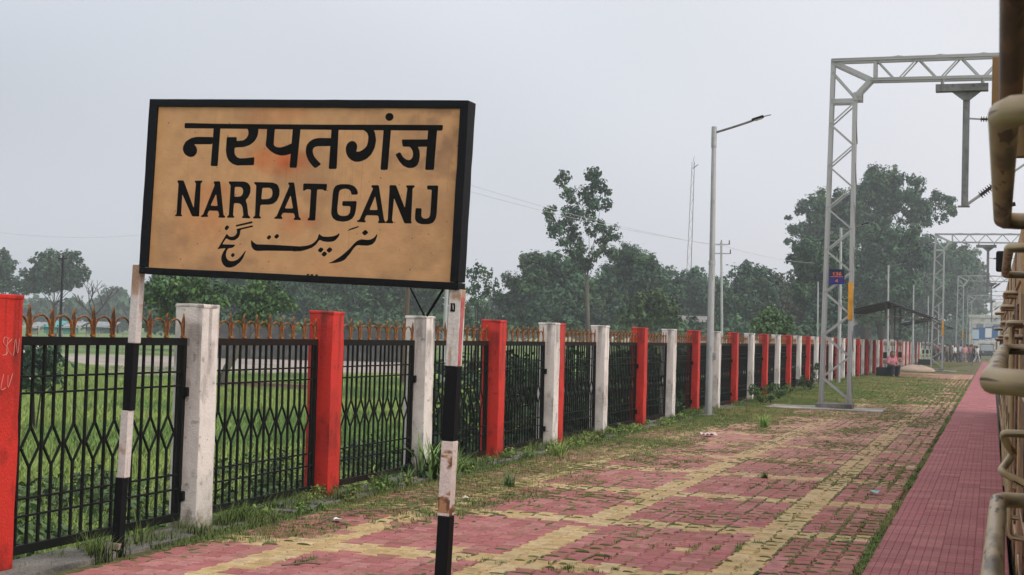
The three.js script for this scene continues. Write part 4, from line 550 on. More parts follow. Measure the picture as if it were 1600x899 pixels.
// ---------------------------------------------------------------- things in and beyond the meadow
{
  const road = [[95, 553], [290, 556], [480, 557], [668, 560], [668, 582], [480, 582], [345, 584], [180, 588], [160, 573], [97, 562]].map(([x, y]) => onY(x, y, FY + 0.04));
  const g = poly(road, FY + 0.012), u = g.attributes.uv; for (let i = 0; i < u.count; i++) u.setXY(i, g.attributes.position.getX(i) * 0.2, g.attributes.position.getZ(i) * 0.2); solo('dirt_lot', g, mat(0.36, 0.325, 0.30, { map: tGrunge, roughness: 1 }), 'pale bare earth strip across the meadow', 'path', null, 'structure');
  const p2 = [[540, 645], [600, 655], [660, 664], [660, 668], [600, 660], [540, 650]].map(([x, y]) => onY(x, y, FY + 0.04)); solo('foot_trail', poly(p2, FY + 0.02), mat(0.5, 0.45, 0.4, { roughness: 1 }), 'thin pale trail through the grass', 'path', null, 'structure');
  const a = onY(342, 604, FY), b = onY(512, 612, FY), L = a.distanceTo(b), ang = Math.atan2(-(b.z - a.z), b.x - a.x), k = thing('brick_kerb', 'low brownish brick kerb across the grass, seen through the second fence panel', 'kerb', V((a.x + b.x) / 2, FY, (a.z + b.z) / 2), ang);
  for (let i = 0; i < 22; i++) part('brick_row', rbox(L / 22 - 0.01, 0.22 + R() * 0.03, 0.24, 0.01).translate(-L / 2 + (i + 0.5) * L / 22, 0.1, 0), mat(0.30 + R() * 0.06, 0.19, 0.15, { map: tGrain }), k);
  const w0 = at(336, 548, 98), w1 = at(672, 548, 102), WL = Math.hypot(w1.x - w0.x, w1.z - w0.z), wa = Math.atan2(-(w1.z - w0.z), w1.x - w0.x), w = thing('boundary_wall', 'grey weathered boundary wall at the far side of the meadow', 'wall', V((w0.x + w1.x) / 2, FY, (w0.z + w1.z) / 2), wa);
  for (let i = 0; i < 6; i++) part('panel', rbox(WL / 6 - 0.12, 2.35 + R() * 0.15, 0.16, 0.02, { y0: true, u: i * 0.7, sx: 6, sy: 4, jit: 0.03, seed: i * 4 }).translate(-WL / 2 + (i + 0.5) * WL / 6, 0, 0), mat(0.19, 0.20, 0.21, { map: tConcrete, roughness: 1 }), w); for (let i = 0; i <= 6; i++) part('pier', rbox(0.26, 2.6, 0.3, 0.02, { y0: true }).translate(-WL / 2 + i * WL / 6, 0, 0), mat(0.22, 0.22, 0.22, { map: tConcrete }), w);
}
function shed(name, label, x0, x1, y0, yb, D, col, roofCol) {
  const a = at(x0, yb, D), b = at(x1, yb, D), W = Math.hypot(b.x - a.x, b.z - a.z), H = (yb - y0) / FPX * D, t = thing(name, label, 'shed', V((a.x + b.x) / 2, Math.max(FY, a.y), (a.z + b.z) / 2), Math.atan2(-(b.z - a.z), b.x - a.x));
  for (const [sx, sz] of [[-1, -1], [1, -1], [-1, 1], [1, 1]]) part('post', bar(V(sx * W * 0.48, 0, sz * 1.2), V(sx * W * 0.48, H * 0.8, sz * 1.2), 0.08), M.bark, t);
  part('wall', rbox(W, H * 0.72, 0.06, 0.01, { y0: true, sx: 6, jit: 0.04, seed: x0 }).translate(0, 0, 1.2), col, t); part('roof', rbox(W * 1.12, 0.06, 3.2, 0.02, { sx: 8, sz: 4, jit: 0.08, seed: x1 }).applyMatrix4(new THREE.Matrix4().makeRotationX(0.16)).translate(0, H * 0.86, 0), roofCol, t); return t;
}
{
  const cy = mat(0.07, 0.42, 0.42, { map: tGrain, roughness: 0.6 }), gr = mat(0.30, 0.33, 0.36, { map: tGrunge });
  shed('tarp_shed', 'small shed with turquoise tarpaulin, left one of two beyond the first fence panel', 76, 97, 504, 521, 118, cy, cy);
  shed('tarp_shed', 'turquoise tarpaulin shed standing right of a similar smaller one', 104, 128, 505, 522, 115, cy, gr);
  shed('tin_shed', 'low grey tin shed left of the turquoise sheds', 48, 66, 506, 522, 120, gr, gr);
  shed('tin_shed', 'pale blue tin shed right of the turquoise sheds', 140, 178, 505, 521, 130, mat(0.2, 0.3, 0.34, { map: tGrunge }), gr);
  shed('village_house', 'low grey hut below the antenna mast', 1058, 1112, 494, 522, 120, mat(0.3, 0.28, 0.28, { map: tGrunge }), mat(0.24, 0.23, 0.23, { map: tGrunge }));
  const f = thing('rail_fence', 'thin white post and rail fence before the far sheds', 'fence', at(112, 524, 104).setY(FY)); const o = f.position;
  for (let i = 0; i < 9; i++) { const p = at(40 + i * 19, 520, 104).sub(o); part('post', bar(V(p.x, 0, p.z), V(p.x, 1.62, p.z), 0.05), M.paleConcrete, f); } for (const h of [0.8, 1.45]) part('rail', bar(V(at(38, 520, 104).sub(o).x, h, at(38, 520, 104).sub(o).z), V(at(196, 520, 104).sub(o).x, h, at(196, 520, 104).sub(o).z), 0.035), M.paleConcrete, f);
}
function pole(name, label, px, py0, D, r, m, arms, ins = true) {
  const b = at(px[0], 520, D), top = at(px[1], py0, D); b.y = FY - 0.2; const t = thing(name, label, 'utility pole', b), e = top.clone().sub(b); e.z = 0;
  part('pole', rod(V(0, 0, 0), e, r, r * 0.7, 10), m, t);
  for (const [dy, w, th] of arms) { const y = e.y - dy; part('crossarm', bar(V(e.x - w / 2, y, 0), V(e.x + w / 2, y, 0), th), m, t); if (ins) for (const s of [-0.47, 0, 0.47]) part('insulator', rod(V(e.x + s * w, y, 0), V(e.x + s * w, y + 0.28, 0), 0.05, 0.03, 6), M.brownCeramic, t); }
  return { t, top };
}
const pA = pole('utility_pole', 'black utility pole with short crossarm before the wide hazy tree', [93, 96], 400, 88, 0.10, M.signBlack, [[0.15, 0.62, 0.09]]);
const pB = pole('utility_pole', 'slender grey power pole with two crossarms, right of the nearest lamp post', [1130, 1126], 378, 92, 0.10, M.galv, [[0.15, 1.12, 0.07], [0.75, 1.3, 0.07]]);
pole('utility_pole', 'tan wooden pole showing below the sign', [634, 637], 420, 62, 0.13, mat(0.34, 0.22, 0.12, { map: tConcrete }), [[0.2, 1.2, 0.09]]);
pole('utility_pole', 'grey pole just behind the right sign post', [693, 699], 420, 66, 0.12, M.galv, [[0.2, 1.2, 0.09]]);
pole('utility_pole', 'thin pale pole left of the lattice mast', [1279, 1278], 440, 72, 0.05, M.galv, [], false);
{
  const b = at(1072, 520, 150), k = 150 / FPX; b.y = FY; const t = thing('antenna_mast', 'very tall thin lattice antenna mast above the hut', 'antenna mast', b), top = at(1082, 252, 150).sub(b), H = top.y; top.z = 0;
  const L0 = V(-0.3, 0, 0), R0 = V(0.32, 0, 0), L1 = top.clone().add(V(-0.13, 0, 0)), R1 = top.clone().add(V(0.13, 0, 0)); part('leg', rod(L0, L1, 0.04, 0.03, 5), M.paleConcrete, t); part('leg', rod(R0, R1, 0.05, 0.035, 5), M.galvDark, t);
  for (let i = 0; i < 22; i++) { const a = L0.clone().lerp(L1, i / 22), c = R0.clone().lerp(R1, (i + 1) / 22), m = i < 8 && i > 3 ? mat(0.5, 0.1, 0.06) : M.galv; part('lacing', rod(i % 2 ? a : R0.clone().lerp(R1, i / 22), i % 2 ? c : L0.clone().lerp(L1, (i + 1) / 22), 0.018, 0.018, 4), m, t); } part('aerial', [rod(top, top.clone().add(V(0.1, 0.6, 0)), 0.03, 0.02, 5), rod(top.clone().add(V(0, -0.7, 0)), top.clone().add(V(0.55, -0.3, 0)), 0.06, 0.04, 5)], M.galvDark, t);
}
{          // overhead wires, thin against the sky
  const wm = mat(0.46, 0.47, 0.5, { roughness: 0.6 }), wire = (p, q, sag, l) => { const pts = []; for (let i = 0; i <= 16; i++) { const f = i / 16, m = p.clone().lerp(q, f); m.y -= sag * 4 * f * (1 - f); pts.push(m); } solo('overhead_wire', tube(pts, 0.011, 4, 32), wm, l, 'wire', 'thin overhead wires across the sky'); };
  const P = at(1122, 384, 92), P2 = at(1130, 384, 92);
  wire(at(560, 230, 70), P, 0.5, 'upper thin wire crossing the sky right of the sign'); wire(at(560, 246, 70), P2, 0.5, 'lower thin wire crossing the sky right of the sign'); wire(at(-80, 352, 88), at(330, 352, 96), 0.8, 'faint wire in the sky left of the sign');
  wire(P2, at(1330, 410, 130), 0.5, 'faint wire from the two-armed power pole towards the big tree');
}
// ---------------------------------------------------------------- people
function figure(J, parts) {          // one continuous surface round tapered limbs, meshed on a grid
  const N = 76, S = 1.04, mc = new MarchingCubes(N, new THREE.MeshBasicMaterial(), false, false, 60000); mc.isolation = 0; const h = N / 2;
  for (let z = 0; z < N; z++) for (let y = 0; y < N; y++) for (let x = 0; x < N; x++) {
    const px = (x - h) / h * S, py = (y - h) / h * S + 0.88, pz = (z - h) / h * S; let e = 0;
    for (const [a, b, r1, r2, sx = 1] of parts) {
      const A = J[a], B = J[b], bx = B[0] - A[0], by = B[1] - A[1], bz = B[2] - A[2], qx = px - A[0], qy = py - A[1], qz = pz - A[2], t = clamp((qx * bx + qy * by + qz * bz) / (bx * bx + by * by + bz * bz + 1e-9), 0, 1), dx = (qx - bx * t) / sx, dy = qy - by * t, dz = qz - bz * t; e += Math.exp(-(Math.sqrt(dx * dx + dy * dy + dz * dz) - lerp(r1, r2, t)) * 42);
    }
    mc.field[x + y * N + z * N * N] = e > 0 ? Math.log(e) / 42 : -1;
  }
  mc.update(); const n = mc.count, p = new Float32Array(mc.positionArray.slice(0, n * 3)), q = new Float32Array(mc.normalArray.slice(0, n * 3));
  for (let i = 0; i < n; i++) { p[i * 3] *= S; p[i * 3 + 1] = p[i * 3 + 1] * S + 0.88; p[i * 3 + 2] *= S; const l = Math.hypot(q[i * 3], q[i * 3 + 1], q[i * 3 + 2]) || 1; for (let c = 0; c < 3; c++) q[i * 3 + c] /= l; }
  const g = new THREE.BufferGeometry(); g.setAttribute('position', new THREE.BufferAttribute(p, 3)); g.setAttribute('normal', new THREE.BufferAttribute(q, 3)); return g;
}
const stand = { head: [0, 1.56, 0.01], chin: [0, 1.48, 0.03], neck: [0, 1.40, 0], chest: [0, 1.22, 0], belly: [0, 1.02, 0.01], hip: [0, 0.92, 0], sl: [-0.17, 1.36, 0], sr: [0.17, 1.36, 0], el: [-0.24, 1.09, -0.02], er: [0.24, 1.09, -0.02], wl: [-0.25, 0.86, 0.06], wr: [0.24, 0.86, 0.07], fl: [-0.245, 0.70, 0.09], fr: [0.235, 0.70, 0.10], hl: [-0.09, 0.9, 0], hr: [0.09, 0.9, 0], kl: [-0.10, 0.48, 0.02], kr: [0.10, 0.48, 0.02], al: [-0.11, 0.07, -0.01], ar: [0.11, 0.07, -0.01], tl: [-0.12, 0.03, 0.13], tr: [0.12, 0.03, 0.13], nose: [0, 1.545, 0.10] };
const walk = { ...stand, kl: [-0.09, 0.5, 0.16], al: [-0.10, 0.08, 0.24], tl: [-0.10, 0.05, 0.38], kr: [0.09, 0.49, -0.06], ar: [0.1, 0.12, -0.32], tr: [0.1, 0.03, -0.20], el: [-0.22, 1.1, -0.14], wl: [-0.22, 0.9, -0.10], fl: [-0.22, 0.76, -0.05], er: [0.23, 1.1, 0.10], wr: [0.21, 0.94, 0.26], fr: [0.20, 0.86, 0.37] };
const sit = { ...stand, head: [0, 1.06, 0.10], nose: [0, 1.03, 0.19], chin: [0, 0.98, 0.13], neck: [0, 0.91, 0.06], chest: [0, 0.74, 0.02], belly: [0, 0.56, 0], hip: [0, 0.46, 0], sl: [-0.17, 0.87, 0.03], sr: [0.17, 0.87, 0.03], el: [-0.25, 0.62, 0.10], er: [0.25, 0.62, 0.10], wl: [-0.12, 0.55, 0.32], wr: [0.12, 0.55, 0.32], fl: [-0.02, 0.53, 0.42], fr: [0.03, 0.53, 0.43], hl: [-0.1, 0.45, 0], hr: [0.1, 0.45, 0], kl: [-0.14, 0.48, 0.42], kr: [0.14, 0.48, 0.42], al: [-0.13, 0.08, 0.40], ar: [0.13, 0.08, 0.40], tl: [-0.14, 0.03, 0.54], tr: [0.14, 0.03, 0.54] };
const BODY = [['head', 'head', 0.098, 0.098, 0.85], ['head', 'chin', 0.085, 0.06], ['nose', 'nose', 0.018, 0.018], ['neck', 'chin', 0.055, 0.05], ['neck', 'chest', 0.07, 0.12, 1.35], ['chest', 'belly', 0.12, 0.115, 1.3], ['belly', 'hip', 0.115, 0.125, 1.25], ['sl', 'el', 0.052, 0.042], ['el', 'wl', 0.042, 0.03], ['wl', 'fl', 0.034, 0.02], ['sr', 'er', 0.052, 0.042], ['er', 'wr', 0.042, 0.03], ['wr', 'fr', 0.034, 0.02], ['hl', 'kl', 0.082, 0.056], ['kl', 'al', 0.055, 0.036], ['al', 'tl', 0.042, 0.03], ['hr', 'kr', 0.082, 0.056], ['kr', 'ar', 0.055, 0.036], ['ar', 'tr', 0.042, 0.03]];
const SHIRT = [['neck', 'chest', 0.07, 0.138, 1.35], ['chest', 'belly', 0.138, 0.13, 1.3], ['belly', 'hip', 0.13, 0.135, 1.25], ['sl', 'sl', 0.07, 0.07], ['sr', 'sr', 0.07, 0.07], ['sl', 'el', 0.068, 0.06], ['sr', 'er', 0.068, 0.06]], PANTS = [['hip', 'hip', 0.13, 0.13, 1.2], ['hl', 'kl', 0.1, 0.075], ['kl', 'al', 0.074, 0.06], ['hr', 'kr', 0.1, 0.075], ['kr', 'ar', 0.074, 0.06]];
const hairJ = (J) => ({ ...J, top: [J.head[0], J.head[1] + 0.035, J.head[2] - 0.025], back: [J.head[0], J.head[1] - 0.03, J.head[2] - 0.04] });
const FIG = {}; for (const [k, J] of Object.entries({ stand, walk, sit })) FIG[k] = [figure(J, BODY), figure(J, SHIRT), figure(J, PANTS), figure(hairJ(J), [['top', 'top', 0.088, 0.088, 0.9], ['top', 'back', 0.085, 0.07, 0.9]])];
const skinM = mat(0.20, 0.105, 0.06, { roughness: 0.6 }), hairM = mat(0.012, 0.01, 0.01, { roughness: 0.5 });
function person(label, kind, pos, turn, shirt, pants, scale = 1) {
  const t = thing('person', label, 'person', pos, turn, kind === 'sit' ? undefined : 'people waiting on the far platform'), F = FIG[kind]; t.scale.setScalar(scale);
  part('body', F[0], skinM, t); part('shirt', F[1], mat(...shirt), t); part('trousers', F[2], mat(...pants), t); part('hair', F[3], hairM, t); return t;
}
{
  person('seated person in pink shirt on the dark bench under the nearer shelter', 'sit', V(-4.58, 0.0, -70.4), 0.6, [0.45, 0.15, 0.19], [0.02, 0.02, 0.03], 1.05);
  const G = [[1459, 128, 'in dark clothes at the left end of the far crowd', [0.05, 0.05, 0.06], [0.02, 0.02, 0.03]], [1468, 137, 'in dark red top behind the left end of the crowd', [0.2, 0.05, 0.06], [0.03, 0.03, 0.04]], [1480, 133, 'in grey-brown shirt left of the white-shirted person', [0.14, 0.11, 0.10], [0.04, 0.035, 0.035]], [1486, 139, 'in black half hidden behind the white-shirted person', [0.03, 0.03, 0.035], [0.02, 0.02, 0.02]], [1492, 130, 'in bright white shirt and black trousers', [0.75, 0.75, 0.76], [0.012, 0.012, 0.014]], [1501, 136, 'in pale blue shirt between white and pink shirts', [0.32, 0.38, 0.46], [0.05, 0.05, 0.07]], [1507, 131, 'in pale pink shirt in the middle of the crowd', [0.5, 0.27, 0.28], [0.25, 0.23, 0.22]], [1513, 140, 'in brown behind the pink-shirted person', [0.16, 0.09, 0.07], [0.03, 0.03, 0.03]], [1516, 134, 'in reddish shirt right of the pink-shirted person', [0.22, 0.08, 0.08], [0.05, 0.05, 0.06]], [1521, 138, 'in navy shirt near the parked vehicle', [0.03, 0.04, 0.09], [0.02, 0.02, 0.03]], [1527, 133, 'in white tunic at the right end of the crowd', [0.66, 0.67, 0.68], [0.36, 0.36, 0.38]], [1474, 145, 'in black standing far behind the crowd', [0.03, 0.03, 0.03], [0.03, 0.03, 0.04]], [1498, 148, 'in maroon far behind the crowd', [0.16, 0.04, 0.05], [0.03, 0.03, 0.03]]];
  G.forEach(([x, D, l, s, p], i) => { const q = at(x, 560, D); q.y = 0; person('distant person ' + l, i % 3 === 1 ? 'walk' : 'stand', q, i * 2.1, s, p, 0.95 + R() * 0.08); });
  const dk = [[0.03, 0.03, 0.035], [0.05, 0.04, 0.04], [0.02, 0.03, 0.05], [0.08, 0.05, 0.045]], where = ['near the shelter post', 'behind the dark-red top', 'left of the white-shirted person', 'at the back of the crowd', 'behind the pale blue shirt', 'beside the pale pink shirt', 'behind the reddish shirt', 'close to the parked vehicle', 'behind the white tunic'];
  for (let i = 0; i < 9; i++) { const D = 129 + R() * 22, q = at(1463 + i * 7.6 + R() * 3, 560, D); q.y = 0; person('dark-clothed distant person ' + where[i], i % 2 ? 'stand' : 'walk', q, R() * 6, dk[i % 4], dk[(i + 1) % 4], 0.94 + R() * 0.1); }
  const mound = at(1432, 577, 84); mound.y = 0; const g = new THREE.SphereGeometry(1, 24, 12, 0, 6.2832, 0, Math.PI / 2), P = g.attributes.position; for (let i = 0; i < P.count; i++) { const x = P.getX(i), z = P.getZ(i), n = fbm(x * 3 + 5, z * 3 + 9, 4); P.setXYZ(i, x * 1.1, P.getY(i) * 0.34 * (0.7 + n * 0.6), z * 1.3); } g.computeVertexNormals(); const s = solo('sand_heap', g, mat(0.46, 0.36, 0.29, { map: tGrain, roughness: 1 }), 'low pale heap of sand on the platform beyond the shelter', 'sand heap'); s.position.copy(mound);
}
{          // white cloth bundle by the shelter eave
  const o = at(1334, 497, 70), t = thing('cloth_bundle', 'white and grey cloth hanging beside the shelter eave, right of the lattice mast', 'cloth', V(o.x, o.y, o.z)), J = { a: [0, 0.88, 0], b: [0.05, 0.70, 0.02], c: [0.10, 0.45, 0], d: [0.16, 0.08, 0] }; const g1 = figure(J, [['a', 'b', 0.10, 0.14], ['b', 'c', 0.14, 0.11, 1.2]]), g2 = figure(J, [['b', 'c', 0.08, 0.12, 1.3], ['c', 'd', 0.12, 0.07, 1.2]]); part('white_cloth', g1.translate(0, -0.95, 0), mat(0.62, 0.63, 0.66), t); part('grey_cloth', g2.translate(0.02, -0.95, 0.03), mat(0.14, 0.17, 0.22), t); part('cord', rod(V(0, -0.1, 0), V(0.02, 0.1, 0), 0.012), M.bark, t);
}
{          // small dark utility vehicle at the end of the platform
  const p = at(1541, 560, 172); p.y = 0; const t = thing('utility_vehicle', 'dark boxy motor vehicle parked at the far end of the platform', 'vehicle', p, 0.15), dk = mat(0.035, 0.04, 0.045, { roughness: 0.4 }), gl = mat(0.35, 0.40, 0.44, { roughness: 0.15 });
  part('body', merge([rbox(1.75, 0.62, 3.2, 0.08).translate(0, 0.75, 0), rbox(1.6, 0.10, 1.9, 0.04).translate(0, 1.82, -0.3)]), dk, t); part('windscreen', rbox(1.5, 0.58, 0.04, 0.01).translate(0, 1.4, 0.66), gl, t); for (const s of [-1, 1]) { part('pillar', bar(V(s * 0.78, 1.05, 0.7), V(s * 0.78, 1.8, 0.6), 0.07), dk, t); part('headlight', new THREE.SphereGeometry(0.1, 10, 8).translate(s * 0.6, 0.85, 1.62), gl, t); for (const z of [1.0, -1.05]) { const w = part('tyre', new THREE.TorusGeometry(0.26, 0.1, 8, 18).rotateY(Math.PI / 2).translate(s * 0.86, 0.36, z), M.dark, t); part('rim', new THREE.CylinderGeometry(0.2, 0.2, 0.1, 12).rotateZ(Math.PI / 2).translate(s * 0.86, 0.36, z), M.galv, w); } }
}
{          // white station building and the blue and white walkway in front of it
  const b = at(1544, 560, 235); b.y = 0; const t = thing('station_building', 'pale station building far beyond the crowd', 'building', V(b.x + 1.5, 0, b.z), 0), wm = mat(0.72, 0.75, 0.78, { map: tGrunge });
  part('wall', rbox(9, 6.2, 8, 0.05, { y0: true }), wm, t); part('parapet', rbox(9.3, 0.5, 8.3, 0.05).translate(0, 6.45, 0), wm, t); for (let i = 0; i < 3; i++) part('window', rbox(1.1, 1.3, 0.08, 0.02).translate(-2.8 + i * 2.6, 4.6, 4.02), mat(0.18, 0.2, 0.22, { roughness: 0.3 }), t); part('wall_tower', rbox(3.2, 9.2, 3.4, 0.05, { y0: true }).translate(0.6, 0, -6), wm, t);
  const o = at(1520, 523, 205), e = at(1580, 517, 205), w = thing('walkway_parapet', 'blue and white panelled walkway crossing near the pale building', 'walkway', V(o.x, 0, o.z)), n = 6, bl = mat(0.03, 0.12, 0.30, { roughness: 0.6 }), wh = mat(0.75, 0.76, 0.78), d = V(e.x - o.x, e.y - o.y, 0);
  for (let i = 0; i < n; i++) { const a = d.clone().multiplyScalar((i + 0.5) / n); part('panel', rbox(d.x / n - 0.04, 1.35, 0.08, 0.01).translate(a.x, o.y + a.y, 0), i % 2 ? bl : i === 2 ? wh : mat(0.45, 0.58, 0.66), w); part('top_band', rbox(d.x / n, 0.22, 0.1, 0.01).translate(a.x, o.y + a.y + 0.78, 0), bl, w); part('bottom_band', rbox(d.x / n, 0.22, 0.1, 0.01).translate(a.x, o.y + a.y - 0.78, 0), bl, w); } part('deck', rbox(d.x, 0.15, 2.2, 0.02).translate(d.x / 2, o.y - 1.0, -1.2), wh, w); for (const x of [0.15, d.x * 0.5, d.x - 0.15]) part('column', bar(V(x, 0, -1), V(x, o.y - 1, -1), 0.22), wh, w);
}
// ---------------------------------------------------------------- the train
function coach(label, z0, z1) {
  const L = z0 - z1, t = thing('passenger_coach', label, 'train coach', V(0.195, 0, (z0 + z1) / 2), 0, 'coaches of the train at the platform'), h = L / 2;
  const s = new THREE.Shape(); s.moveTo(0, -0.25); s.lineTo(0, 2.5); s.quadraticCurveTo(0.05, 2.95, 0.7, 3.12); s.quadraticCurveTo(1.6, 3.3, 2.5, 3.12); s.quadraticCurveTo(3.15, 2.95, 3.2, 2.5); s.lineTo(3.2, -0.25); s.closePath();
  const g = new THREE.ExtrudeGeometry(s, { depth: L, bevelEnabled: false, curveSegments: 6 }).translate(0, 0, -h); part('shell', g, M.coach, t);
  for (let y = 0; y < 3; y++) part('side_bead', rbox(0.022, 0.028, L - 0.3, 0.008).translate(-0.008, [0.25, 0.62, 2.1][y], 0), M.coach, t);
  const doors = [-h + 1.1, h - 1.1]; for (const z of doors) { part('door', rbox(0.02, 2.0, 0.84, 0.008).translate(-0.006, 0.95, z), M.brownAndRailShade, t); for (const q of [-0.5, 0.5]) { part('handrail', pipe([V(0.0, 1.75, z + q), V(-0.09, 1.75, z + q), V(-0.09, 0.55, z + q), V(0, 0.55, z + q)], 0.016, 0.04, 8), M.rail, t); } }
  for (let z = -h + 2.6; z < h - 2.2; z += 1.5) { part('window_frame', rbox(0.03, 0.72, 1.02, 0.008).translate(-0.01, 1.55, z), M.rail, t); part('window', rbox(0.012, 0.6, 0.9, 0.003).translate(-0.022, 1.55, z), M.dark, t); for (let b = 0; b < 4; b++) part('window_bar', rod(V(-0.034, 1.35 + b * 0.13, z - 0.46), V(-0.034, 1.35 + b * 0.13, z + 0.46), 0.008, 0.008, 6), M.rail, t); }
  for (let z = -h + 1.8; z < h; z += 3) part('seam', rbox(0.012, 2.7, 0.03, 0.003).translate(-0.003, 1.1, z), M.brownAndRailShade, t);
  part('underframe', rbox(2.6, 0.5, L - 1, 0.02).translate(1.7, -0.55, 0), M.dark, t);
  return t;
}
{
  const own = coach('nearest tan train coach at the right edge, with bent grab rails sticking out', 7, -10), c = V(0.195, 0, -1.5), rel = (x, y, z) => V(x - c.x, y, z - c.z), wall = 0.2;
  const U = (pts, r, m = M.rail, b = 0.045) => part('grab_rail', pipe(pts.map((p) => rel(...p)), r, b, 14), m, own);
  U([[wall, 2.0, -0.6], [0.014, 2.0, -0.6], [0.021, 2.0, -2.32], [wall, 2.0, -2.32]], 0.0165, M.brownAndRailShade, 0.03);  // same paint as the other rails, coloured darker for its shaded underside
  U([[wall, 1.868, -1.55], [0.008, 1.868, -1.55], [0.016, 1.868, -2.95], [wall, 1.868, -2.95]], 0.0165, M.rail, 0.045);
  U([[wall, 1.577, -1.78], [0.002, 1.577, -1.78], [0.034, 1.612, -4.55], [wall, 1.612, -4.55]], 0.0165, M.rail, 0.05);
  U([[wall, 1.29, -1.2], [-0.004, 1.291, -1.2], [0.018, 1.291, -3.22], [wall, 1.291, -3.22]], 0.0165, M.rail, 0.04);
  U([[wall, 1.935, -4.75], [0.048, 1.935, -4.75], [0.05, 1.935, -6.55], [wall, 1.935, -6.55]], 0.016, M.rail, 0.04);
  U([[wall, 1.265, -6.15], [0.048, 1.263, -6.15], [0.069, 1.212, -6.2], [0.095, 1.171, -6.3], [0.043, 1.112, -6.1], [wall, 1.03, -6.1]], 0.0165, M.rail, 0.02);
  for (const [y, z, l] of [[1.75, -8.2, 0.8], [1.68, -9.2, 0.5]]) U([[wall, y, z], [0.09, y, z], [0.09, y, z - l], [wall, y, z - l]], 0.016);
  part('steel_plate', rbox(0.21, 0.355, 0.05, 0.006, { jit: 0.002 }).translate(rel(0.09, 2.457, -5.2).x, 2.457, rel(0, 0, -5.2).z), mat(0.30, 0.19, 0.085, { map: tGrunge }), own);
  part('lower_bracket', tube([rel(0.2, 1.24, -2.6), rel(0.09, 1.24, -2.55), rel(0.05, 1.20, -2.5)], 0.014, 8), M.brownAndRailShade, own);
  const nx = coach('second tan coach of the train, beyond the near grab rails', -10.8, -36); const o = V(0.195, 0, -23.4);
  for (const [y, z, x] of [[2.05, -12, 0.10], [1.98, -13.5, 0.09], [1.86, -15, 0.1], [1.74, -18, 0.09], [1.72, -21, 0.06], [1.90, -24, 0.05], [2.2, -26, 0.06]]) part('grab_rail', pipe([[0.2, y, z], [x, y, z], [x, y, z - 0.9], [0.2, y, z - 0.9]].map((p) => V(p[0] - o.x, p[1], p[2] - o.z)), 0.02, 0.05, 8), M.rail, nx);
  part('lamp_bracket', rbox(0.14, 0.2, 0.12, 0.02).translate(-0.10, 2.44, 9.0), M.dark, nx); part('signal_bracket', rod(V(0, 3.0, 9), V(-0.2, 2.95, 9), 0.02), M.dark, nx);
  part('gangway', rbox(1.6, 2.4, 0.8, 0.02).translate(1.5, 1.2, 12.99), M.dark, nx);
}
// ---------------------------------------------------------------- grass and weeds
function scatter(name, label, parent, geo, n, pick, colour, sc) {
  const ms = [], cs = [], q = new THREE.Quaternion(), e = new THREE.Euler(); let tries = 0;
  while (ms.length < n && tries++ < n * 40) { const p = pick(); if (!p) continue; const s = sc(p); e.set(0, R() * 6.283, 0); ms.push(new THREE.Matrix4().compose(p, q.setFromEuler(e), V(s, s * (0.7 + R() * 0.6), s))); const c = colour(p); cs.push(new THREE.Color().setRGB(c[0], c[1], c[2])); }
  return stuff(name, geo, M.grass, parent, ms, cs, label);
}
const inView = (p) => { const d = p.clone().sub(EYE), f = d.dot(AZ); return f > 1 && Math.abs(d.dot(AX) / f) < 0.46 && d.dot(AY) / f > -0.25; };
const low = tuftG(9, 0.045, 0.06, 31, 0.04), mid = tuftG(14, 0.10, 0.13, 32, 0.03), tall = tuftG(34, 0.40, 0.22, 33, 0.012), wide = tuftG(14, 0.24, 0.55, 34, 0.03);
const olive = (p) => { const side = smoothstep(-p.x, 5.0, 5.9) * 0.5; const n = fbm(p.x * 1.4, p.z * 0.9, 3, 0, 77), k = 0.75 + R() * 0.5, d = smoothstep(n, 0.45, 0.62) * (1 - side); return [lerp(0.15, 0.27, d) * k, lerp(0.22, 0.265, d) * k, lerp(0.045, 0.085, d) * k]; };
const green = (p) => { const n = fbm(p.x * 0.8, p.z * 0.6, 3, 0, 87), k = 0.7 + R() * 0.6; return [lerp(0.10, 0.18, n) * k, lerp(0.18, 0.24, n) * k, 0.035 * k]; };
scatter('joint_grass', 'short moss and grass growing in the joints of the pavers', scene, low, 46000, () => {
  const z = -(8 + Math.pow(R(), 1.35) * 62), i = Math.floor(R() * 31), x = PX0 + (i + (R() < 0.75 ? 0 : R())) * PITCH + (R() - 0.5) * 0.03; if (x > -0.84) return null; const m = mossAt(x, z), right = smoothstep(x, -2.2, -1.0) * 0.3 * smoothstep(-z, 9, 14); return R() < m * m * 0.9 + right * (fbm(i * 3.1, z * 0.5, 3, 0, 4) > 0.5 ? 0.6 : 0.12) + (fbm(x * 2.2, z * 1.6, 3, 0, 44) > 0.69 ? 0.25 : 0) ? V(x, -0.012, z) : null;
}, olive, (p) => 0.45 + R() * 0.7 + smoothstep(-p.z, 20, 60) * 0.6);
scatter('edge_grass', 'line of grass between the pavers and the red tile strip', scene, low, 4200, () => { const z = -(9 + R() * 60); return fbm(z * 0.7, 5, 3, 0, 12) > 0.36 ? V(-0.862 + (R() - 0.5) * 0.045, -0.012, z) : null; }, olive, () => 0.5 + R() * 0.7);
